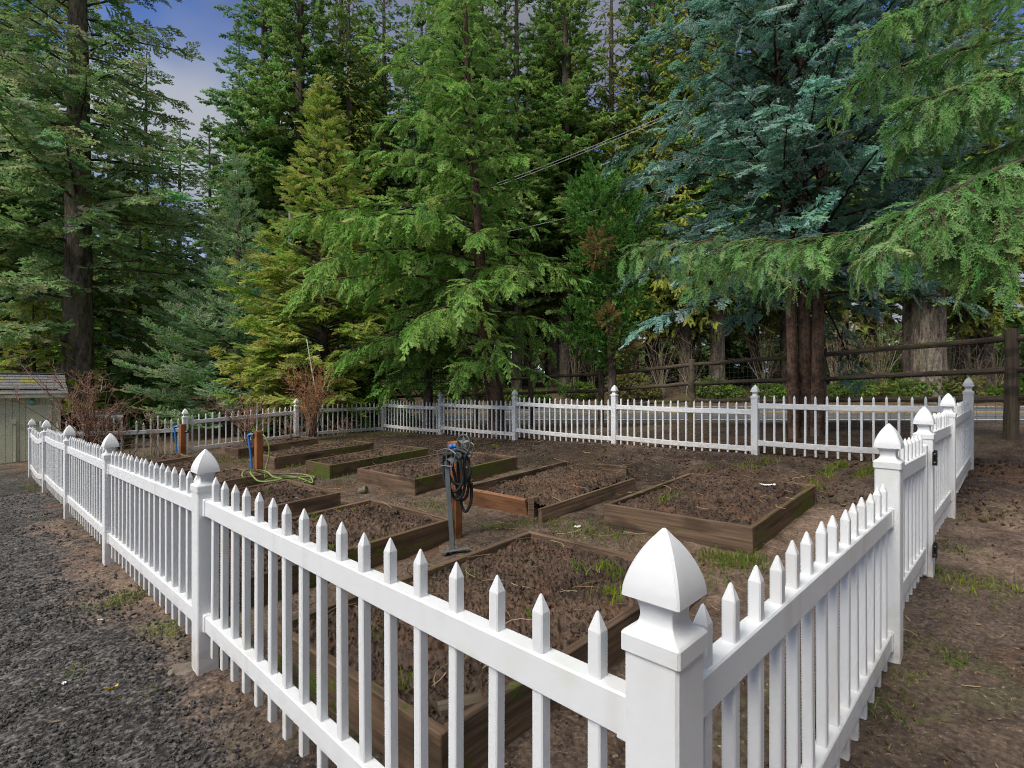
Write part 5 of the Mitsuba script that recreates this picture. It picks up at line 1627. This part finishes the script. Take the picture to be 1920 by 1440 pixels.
bs('tarp_two', {'type': 'twosided', 'bsdf': {'type': 'roughplastic', 'diffuse_reflectance': rgb(0.03, 0.031, 0.035), 'alpha': 0.3}})
obj('tarpaulin', ply((v, q), 'tarp_two', smooth=True), wp)

# ------------------------------------------------------------------ bare bushes in the beds
RED = [(0.24, 0.165, 0.125), (0.30, 0.19, 0.14), (0.36, 0.21, 0.155)]
TAN = [(0.22, 0.155, 0.11), (0.36, 0.20, 0.11), (0.45, 0.24, 0.12)]


def bush(px, depth, H, spread, n, tw, cols, seed, label, grp=None, name='blueberry_bush', thick=0.014, dz=0.1):
    x, y = (px - 960) / F * depth, depth
    k = thing(name, label, 'bush', grp)
    lev, LR = stems_model(seed, n, H, spread, None, tw, thick)
    o = np.array([x, y, gz(x, y) + dz])
    obj('stems', stems_ply([lev[0] + o], [LR[0]], cols[:1], seed), k)
    obj('twigs', stems_ply([a + o for a in lev[1:]], LR[1:], cols[1:], seed + 1), k)


bush(172, 9.7, 1.75, 1.05, 26, 8, RED, 501, 'big leafless red twigged bush in the corner by the shed')
bush(585, 12.1, 1.62, 0.80, 26, 9, TAN, 502, 'dense leafless orange brown bush in front of the back fence post')
bush(470, 11.3, 1.15, 0.95, 18, 7, RED, 503, 'sparse leafless reddish bush left of the dense orange brown one')
bush(640, 11.9, 0.42, 0.45, 14, 5, RED, 504, 'knee high leafless twigs at the right of the dense orange brown bush', thick=0.007)
bush(545, 11.6, 0.55, 0.5, 12, 5, RED, 505, 'low twiggy bush right behind the middle water post', thick=0.008)
bush(292, 10.2, 0.95, 0.55, 7, 4, RED, 506, 'thin leafless bush left of the farthest water post', thick=0.008)
bush(238, 9.5, 1.15, 0.55, 8, 5, [(0.08, 0.07, 0.05), (0.12, 0.10, 0.06), (0.14, 0.12, 0.06)], 507, 'grey twigged bush with a few leaves at the right of the red twigged one', thick=0.009)

# ------------------------------------------------------------------ water posts, pipes, hoses
plain('blue_pipe', (0.03, 0.17, 0.50), 0.35, 0, 0.5, 0.1)
plain('pale_steel', (0.50, 0.52, 0.52), 0.35, 0.6, 0.5, 0.12)
plain('steel_mat', (0.12, 0.135, 0.14), 0.5, 0.35, 0.5, 0.22)
plain('rubber_mat', (0.022, 0.023, 0.024), 0.55, 0, 0.4)
plain('hose_green', (0.19, 0.25, 0.075), 0.45, 0, 0.4, 0.3)
plain('dark_brown', (0.05, 0.035, 0.03), 0.7)


def water_post(px, pyb, pyt, label, w=0.095, sideways=-1, rot=0.0):
    p = unproject(px, pyb)
    h = (pyb - pyt) / F * p[1]
    k = thing('water_post', label, 'post', None)
    a = math.atan2(U[1], U[0]) + rot
    ax, ay = np.array([math.cos(a), math.sin(a), 0]), np.array([-math.sin(a), math.cos(a), 0])
    m = hexa(w, w, h + 0.2, 0.003)
    v = np.array(m.vertices)
    f = np.array(m.faces)
    uv = np.stack([v[:, 2] + px, v[:, 0] * 0.8 + v[:, 1] * 0.6], -1)
    W = p + np.array([0, 0, h / 2 - 0.1]) + v[:, :1] * ax + v[:, 1:2] * ay + v[:, 2:] * np.array([0, 0, 1.0])
    obj('timber', ply((W[f].reshape(-1, 3), np.arange(len(f) * 3).reshape(-1, 3)), 'cedar_mat', uv=uv[f].reshape(-1, 2)), k)
    return k, p, h, ax, ay


def poly(pts, n=40):
    pts = np.asarray(pts, float)
    from scipy.interpolate import CubicSpline
    t = np.concatenate([[0], np.cumsum(np.linalg.norm(np.diff(pts, axis=0), axis=1))])
    return CubicSpline(t, pts)(np.linspace(0, t[-1], n))


def pipe_on(k, p, h, off, top, r=0.014):
    q = p + off
    lean = np.array([-0.035, 0, 0])
    obj('pipe', ply(tube(poly([q + [0.02, 0, -0.05], q + [0.012, 0, h * 0.35], q + lean * 0.4 + [0, 0, h * 0.7], q + lean + [0, 0, h * top]], 16), r, 10), 'blue_pipe', smooth=40), k)
    c = q + lean * 0.1 + np.array([0.004, 0, h * 0.42])
    cl = trimesh.creation.cylinder(r * 1.35, 0.016, sections=14)
    cl.apply_translation(c)
    obj('clamp', ply(cl, 'pale_steel', smooth=40), k)
    e = q + lean + np.array([0, 0, h * top])
    obj('elbow', ply(tube(poly([e - [0, 0, 0.02], e + [0.004, 0, 0.01], e + [0.03, 0, 0.022], e + [0.075, 0, 0.022]], 10), r * 1.25, 10), 'blue_pipe', smooth=40), k)
    return e


k1, p1, h1, ax, ay = water_post(343, 863, 795, 'farthest wooden water post with a blue pipe, near the broken fence')
pipe_on(k1, p1, h1, np.array([-0.115, -0.03, 0]), 0.90, 0.017)
vb = trimesh.creation.cylinder(0.018, 0.05, sections=10)
vb.apply_transform(trimesh.transformations.rotation_matrix(math.pi / 2, [0, 1, 0]))
vb.apply_translation(p1 + [0.085, -0.02, h1 * 0.78])
hd = hexa(0.012, 0.06, 0.05)
hd.apply_translation(p1 + [0.115, -0.02, h1 * 0.80])
obj('faucet', ply(join([vb, hd]), 'black_iron', smooth=30), k1)
k2, p2, h2, ax, ay = water_post(485, 900, 808, 'middle wooden water post with blue pipe and green hose')
pipe_on(k2, p2, h2, np.array([-0.105, -0.03, 0]), 0.90, 0.016)
obj('vent_wire', ply(tube(poly([p2 + [-0.02, 0, h2], p2 + [-0.022, 0, h2 + 0.15], p2 + [-0.02, 0, h2 + 0.42]], 6), 0.006, 6), 'pale_steel', smooth=True), k2)
gh = thing('garden_hose', 'green garden hose hanging from the middle water post and coiled on the ground', 'hose')
g0 = lambda px, py, dz: unproject(px, py, dz)
hz = [p2 + [0.06, 0.0, h2 * 0.93], p2 + [0.13, -0.02, h2 * 0.82], p2 + [0.17, -0.03, h2 * 0.55], p2 + [0.13, -0.05, h2 * 0.25], p2 + [0.12, -0.08, 0.03]]
cc = [(500, 893, .02), (545, 888, .02), (585, 898, .02), (586, 905, .02), (540, 893, .02), (500, 900, .05), (470, 905, .12), (456, 895, .22), (462, 882, .27), (490, 882, .22), (520, 896, .2), (528, 899, .2), (500, 903, .2), (478, 897, .22), (470, 887, .26), (485, 884, .22), (515, 893, .12), (550, 896, .02), (583, 893, .02), (575, 903, .02), (530, 900, .02)]
hz += [g0(*c) for c in cc]
obj('hose', ply(tube(poly(hz, 260), 0.0105, 8), 'hose_green', smooth=True), gh)
k3, p3, h3, ax, ay = water_post(853, 1011, 828, 'nearest wooden water post with blue valve, behind the hose stand', w=0.092, rot=0.15)
q3 = p3 + np.array([-0.022, -0.075, 0])
obj('pipe', ply(tube(poly([q3 + [0, 0, -0.05], q3 + [0, 0, 0.3], q3 + [-0.012, 0, h3 * 0.62], q3 + [-0.02, 0, h3 * 0.90]], 14), 0.009, 8), 'blue_pipe', smooth=40), k3)
e = q3 + np.array([-0.02, 0, h3 * 0.90])
obj('valve', ply(join([tube(poly([e, e + [0.015, -0.01, 0.02], e + [0.05, -0.02, 0.03], e + [0.09, -0.02, 0.03]], 8), 0.017, 10), trimesh.creation.icosphere(2, 0.021).apply_translation(e + [0.02, -0.03, 0.055]), trimesh.creation.icosphere(2, 0.019).apply_translation(e + [0.055, -0.03, 0.06])]), 'blue_pipe', smooth=40), k3)

# hose stand: steel stake, foot bar, two fan shaped end plates, star in the rear one
st = thing('hose_stand', 'grey steel hose stand with star and fan plates in front of the nearest water post', 'hose stand')
s0 = unproject(845, 1041)
px2 = lambda px, py, dep: at(px, py, dep)
dS = s0[1]
bottom, top = at(849, 1031, dS), at(837, 868, dS + 0.02)
uch = []
for off, sz in (((0, 0, 0), (0.036, 0.005)), ((-0.016, 0.014, 0), (0.005, 0.03)), ((0.016, 0.014, 0), (0.005, 0.03))):
    b = hexa(sz[0], sz[1], 1.0, 0.001)
    v = np.array(b.vertices)
    tt = (v[:, 2:] + 0.5)
    b.vertices = (bottom - [0, 0, 0.03]) * (1 - tt) + (top + [0, 0, 0.02]) * tt + v[:, :1] * [1, 0, 0] + v[:, 1:2] * [0, 1, 0] + np.array(off)
    uch.append(b)
obj('stake', ply(join(uch), 'steel_mat', smooth=30), st)
fb_a, fb_b = at(826, 1036, dS - 0.03), at(880, 1027, dS + 0.02)
fbm_ = hexa(np.linalg.norm(fb_b - fb_a), 0.05, 0.008, 0.002)
fbm_.apply_transform(np.array(frame((fb_a + fb_b) / 2, norm(fb_b - fb_a), norm(np.cross([0, 0, 1.0], fb_b - fb_a)), norm(np.cross(fb_b - fb_a, np.cross([0, 0, 1.0], fb_b - fb_a)))).matrix, float).reshape(4, 4))
obj('foot_bar', ply(fbm_, 'steel_mat', smooth=30), st)
sp1, sp2 = hexa(0.03, 0.006, 0.10), hexa(0.03, 0.006, 0.10)
sp1.apply_translation(s0 + [-0.02, 0.0, -0.01])
sp2.apply_translation(s0 + [0.03, 0.0, -0.01])
obj('spike', ply(join([sp1, sp2]), 'dark_brown', smooth=30), st)
axh = norm(np.array([0.80, 0.60, 0.0]))                    # saddle axis, from the front plate to the rear plate
wd = norm(np.array([0.86, -0.50, 0.0]))                    # across the plates, facing the lens
fc = at(837, 856, dS)
rc = fc + np.array([0.135, 0.12, 0.055])


def fan(c, star):
    out = []
    a0 = np.radians(np.linspace(48, 132, 9))
    arc = [c + wd * 0.135 * math.cos(a) + np.array([0, 0, 0.135 * math.sin(a) - 0.075]) for a in a0]
    bl, br = c - wd * 0.058 + [0, 0, -0.075], c + wd * 0.058 + [0, 0, -0.075]
    loop = [br] + arc + [bl]
    for p, q in zip(loop, loop[1:] + loop[:1]):
        out.append(tube([p, (p + q) / 2, q], 0.0055, 6))
    if not star:
        out.append(tube([c + [0, 0, 0.06], c, c + [0, 0, -0.075]], 0.0055, 6))
    return out


obj('front_plate', ply(join(fan(fc, False)), 'steel_mat', smooth=30), st)
obj('rear_plate', ply(join(fan(rc, True)), 'steel_mat', smooth=30), st)
cs = rc - axh * 0.012 + np.array([0, 0, 0.035])
ra = np.linspace(0, 2 * np.pi, 33)
obj('ring', ply(tube([cs + wd * 0.062 * math.cos(a) + np.array([0, 0, 0.072 * math.sin(a)]) for a in ra], 0.006, 6), 'steel_mat', smooth=30), st)
sv, sf = [cs - axh * 0.014], []
for i in range(10):
    R_ = 0.062 if i % 2 == 0 else 0.027
    a = math.pi / 2 + i * math.pi / 5
    sv.append(cs + wd * R_ * math.cos(a) * 0.95 + np.array([0, 0, R_ * 1.1 * math.sin(a)]))
sv.append(cs + axh * 0.004)
for i in range(10):
    sf += [[0, 1 + i, 1 + (i + 1) % 10], [11, 1 + (i + 1) % 10, 1 + i]]
sm = trimesh.Trimesh(np.array(sv), np.array(sf), process=False)
if sm.volume < 0:
    sm = trimesh.Trimesh(np.array(sv), np.array(sf)[:, ::-1], process=False)
obj('star', ply(sm, 'steel_mat'), st)
sd_p = []
n1 = 9
for i in range(n1):
    a = math.radians(20 + 140 * i / (n1 - 1))
    for c in (fc, rc):
        sd_p.append(c + wd * 0.055 * math.cos(a) + np.array([0, 0, 0.05 * math.sin(a) - 0.075]))
sv = np.array(sd_p)
sf = np.array([[2 * i, 2 * i + 1, 2 * i + 3, 2 * i + 2] for i in range(n1 - 1)])
obj('saddle', ply((np.vstack([sv, sv - [0, 0, 0.003]]), np.vstack([sf, (sf + len(sv))[:, ::-1]])), 'steel_mat', smooth=True), st)
# the black hose on it
bh = thing('black_hose', 'black rubber hose hung in long loops over the hose stand', 'hose')
rh = np.random.default_rng(9)
pts = []
loops = [(0.22, 0.27, 0.085), (0.38, 0.34, 0.075), (0.55, 0.24, 0.095), (0.70, 0.38, 0.06), (0.86, 0.48, 0.055)]
for n_, (t, dp, hw) in enumerate(loops):
    c = fc * (1 - t) + rc * t
    for a in np.linspace(0, 2 * np.pi, 17)[:-1]:
        drift = axh * 0.035 * (a / 6.28)
        if a < np.pi:
            o = wd * hw * math.cos(a) + np.array([0, 0, 0.028 * math.sin(a) - 0.03 + 0.006 * (n_ % 3)])
        else:
            f_ = math.sin(a - np.pi)
            o = wd * hw * math.cos(a) * (1 + 0.25 * f_) + np.array([0.01 * math.sin(n_ * 2.1) * f_, 0, -0.03 - dp * f_ ** 0.7])
        pts.append(c + drift + o + rh.normal(0, 0.003, 3))
obj('hose', ply(tube(poly(pts, 420), 0.0125, 8), 'rubber_mat', smooth=True), bh)
e2 = at(848, 850, dS + 0.0)
noz = [tube([e2, e2 + [0.05, 0.03, -0.03], e2 + [0.115, 0.07, -0.035]], [0.011, 0.014, 0.013], 10)]
obj('nozzle', ply(join(noz), 'rubber_mat', smooth=40), bh)
cp = tube([e2 + [0.035, 0.02, -0.025], e2 + [0.055, 0.033, -0.031]], 0.0175, 12)
cp2 = tube([e2 + [0.112, 0.068, -0.035], e2 + [0.13, 0.078, -0.035]], 0.018, 12)
obj('coupling', ply(join([cp, cp2]), 'pale_steel', smooth=40), bh)

# ------------------------------------------------------------------ small things lying about
plain('drab_metal', (0.12, 0.11, 0.065), 0.6)
plain('paper_mat', (0.78, 0.78, 0.77), 0.8, amt=0.06)
plain('yellow_leaf_mat', (0.62, 0.42, 0.02), 0.5)
c = unproject(681, 926)
cn = trimesh.creation.cylinder(0.045, 0.10, sections=18)
cn.apply_transform(trimesh.transformations.rotation_matrix(1.3, [0.3, 1, 0.2]))
cn.apply_translation(c + [0, 0, 0.04])
lid = trimesh.creation.cylinder(0.048, 0.02, sections=18)
lid.apply_transform(trimesh.transformations.rotation_matrix(1.3, [0.3, 1, 0.2]))
lid.apply_translation(c + [-0.03, 0.01, 0.03])
tin = thing('tin_can', 'drab olive tin lying on the path beyond the mossy bed', 'can')
obj('body', ply(cn, 'drab_metal', smooth=40), tin)
obj('lid', ply(lid, 'drab_metal', smooth=40), tin)


def scrap(px, py, dz, L, w, mat, name, label, cat, seed, curl=0.3, az=0.3):
    o = unproject(px, py, dz) + np.array([0, 0, 0.008])
    r = np.random.default_rng(seed)
    s, t = np.meshgrid(np.linspace(-1, 1, 9), np.linspace(-1, 1, 5), indexing='ij')
    ww = w / 2 * (1 - 0.35 * s ** 2) * (1 + 0.25 * r.normal(size=(9, 1)))
    x, y = s * L / 2, t * ww
    z = curl * L * (s ** 2) * 0.25 + 0.012 * nz(np.stack([s * 2, t * 2, 0 * s], -1), seed)
    ca, sa = math.cos(az), math.sin(az)
    top = np.stack([o[0] + ca * x - sa * y, o[1] + sa * x + ca * y, o[2] + z], -1).reshape(-1, 3)
    i = np.arange(45).reshape(9, 5)
    q = np.stack([i[:-1, :-1], i[1:, :-1], i[1:, 1:], i[:-1, 1:]], -1).reshape(-1, 4)
    obj(name, ply((np.vstack([top, top - [0, 0, 0.002]]), np.vstack([q, (q + 45)[:, ::-1]])), mat, smooth=True), label=label, cat=cat)


scrap(1439, 911, 0.235, 0.14, 0.05, 'paper_mat', 'white_scrap', 'long white scrap lying on the soil of the right bed', 'scrap', 3, 0.08, -0.25)
scrap(1083, 990, 0.0, 0.06, 0.035, 'paper_mat', 'white_scrap', 'small white scrap on the grassy path between beds', 'scrap', 4, 0.2, 0.3)
scrap(1583, 898, 0.0, 0.05, 0.03, 'paper_mat', 'white_scrap', 'tiny white scrap beside the grass tufts at the right', 'scrap', 5, 0.2, 0.6)
scrap(188, 1166, 0.0, 0.03, 0.016, 'paper_mat', 'white_pebble', 'white pebble on the black gravel below the second fence panel', 'pebble', 6, 0.1, 0.1)
scrap(120, 1286, 0.0, 0.016, 0.014, 'paper_mat', 'white_pebble', 'round white pebble on the gravel at the bottom left', 'pebble', 7, 0.1, 0.1)
scrap(208, 1297, 0.0, 0.055, 0.011, 'yellow_leaf_mat', 'yellow_leaf', 'bright yellow curled leaf on the black gravel', 'leaf', 8, 0.9, 0.5)
# reddish concrete footing by the second post, broken loose
ft = trimesh.creation.icosphere(3)
v = np.array(ft.vertices)
ft.vertices = v * np.array([0.085, 0.06, 0.045]) * (0.5 + 1.0 * fb(v * 2.6, 3, 3)[:, None]) + unproject(350, 1258) + [0, 0, -0.012]
plain('footing_mat', (0.15, 0.125, 0.095), 0.9, amt=0.5, s=30)
obj('concrete_footing', ply(ft, 'footing_mat', smooth=40), label='rough lump of concrete at the foot of the second white post', cat='concrete')

# ------------------------------------------------------------------ poles and cables
plain('pole_mat', (0.55, 0.57, 0.58), 0.6, 0, 0.4, 0.1)
a, b = at(575, 635, 12.6), at(604, 806, 12.35)
obj('stick', ply(tube([a, (a + b) / 2, b], 0.012, 8), 'pole_mat', smooth=True), label='slim white stick leaning behind the back fence by the dense bush', cat='stick')
x, y = at(544, 0, 22.0)[:2]
up = thing('utility_pole', 'pale slim pole just left of the yellow green arborvitae', 'pole')
ztop = at(544, 392, 22.0)[2]
obj('shaft', ply(tube([(x, y, gz(x, y) - 0.3), (x, y, ztop * 0.5), (x, y, ztop)], [0.085, 0.075, 0.065], 10), 'pole_mat', smooth=True), up)
obj('crossarm', put(ply(hexa(0.9, 0.08, 0.09), 'rail_mat'), T().translate([float(x), float(y), float(ztop - 0.25)])), up)
plain('cable_mat', (0.30, 0.30, 0.28), 0.5)
for i, (d0, dy) in enumerate(((0.0, 0), (0.35, 5))):
    cpts = [np.array([x + 0.2 * (1 if i else -1), y, ztop - 0.18]), at(925, 346 + dy, 17.5), at(1290, 199 + dy * 1.2, 13.0), at(1700, 20 + dy * 2, 10.0), at(2200, -230 + dy * 3, 8.0)]
    obj('cable', ply(tube(poly(cpts, 40), 0.010, 6), 'cable_mat', smooth=True), label=('upper' if i == 0 else 'lower') + ' of the two pale overhead cables rising to the right', cat='cable')
cpts = [at(880, 452, 20), at(1010, 421, 18), at(1080, 404, 16.5), at(1250, 357, 14.0), at(1700, 240, 11.0)]
obj('cable', ply(tube(poly(cpts, 30), 0.009, 6), 'cable_mat', smooth=True), label='single lower overhead cable passing behind the juniper', cat='cable')
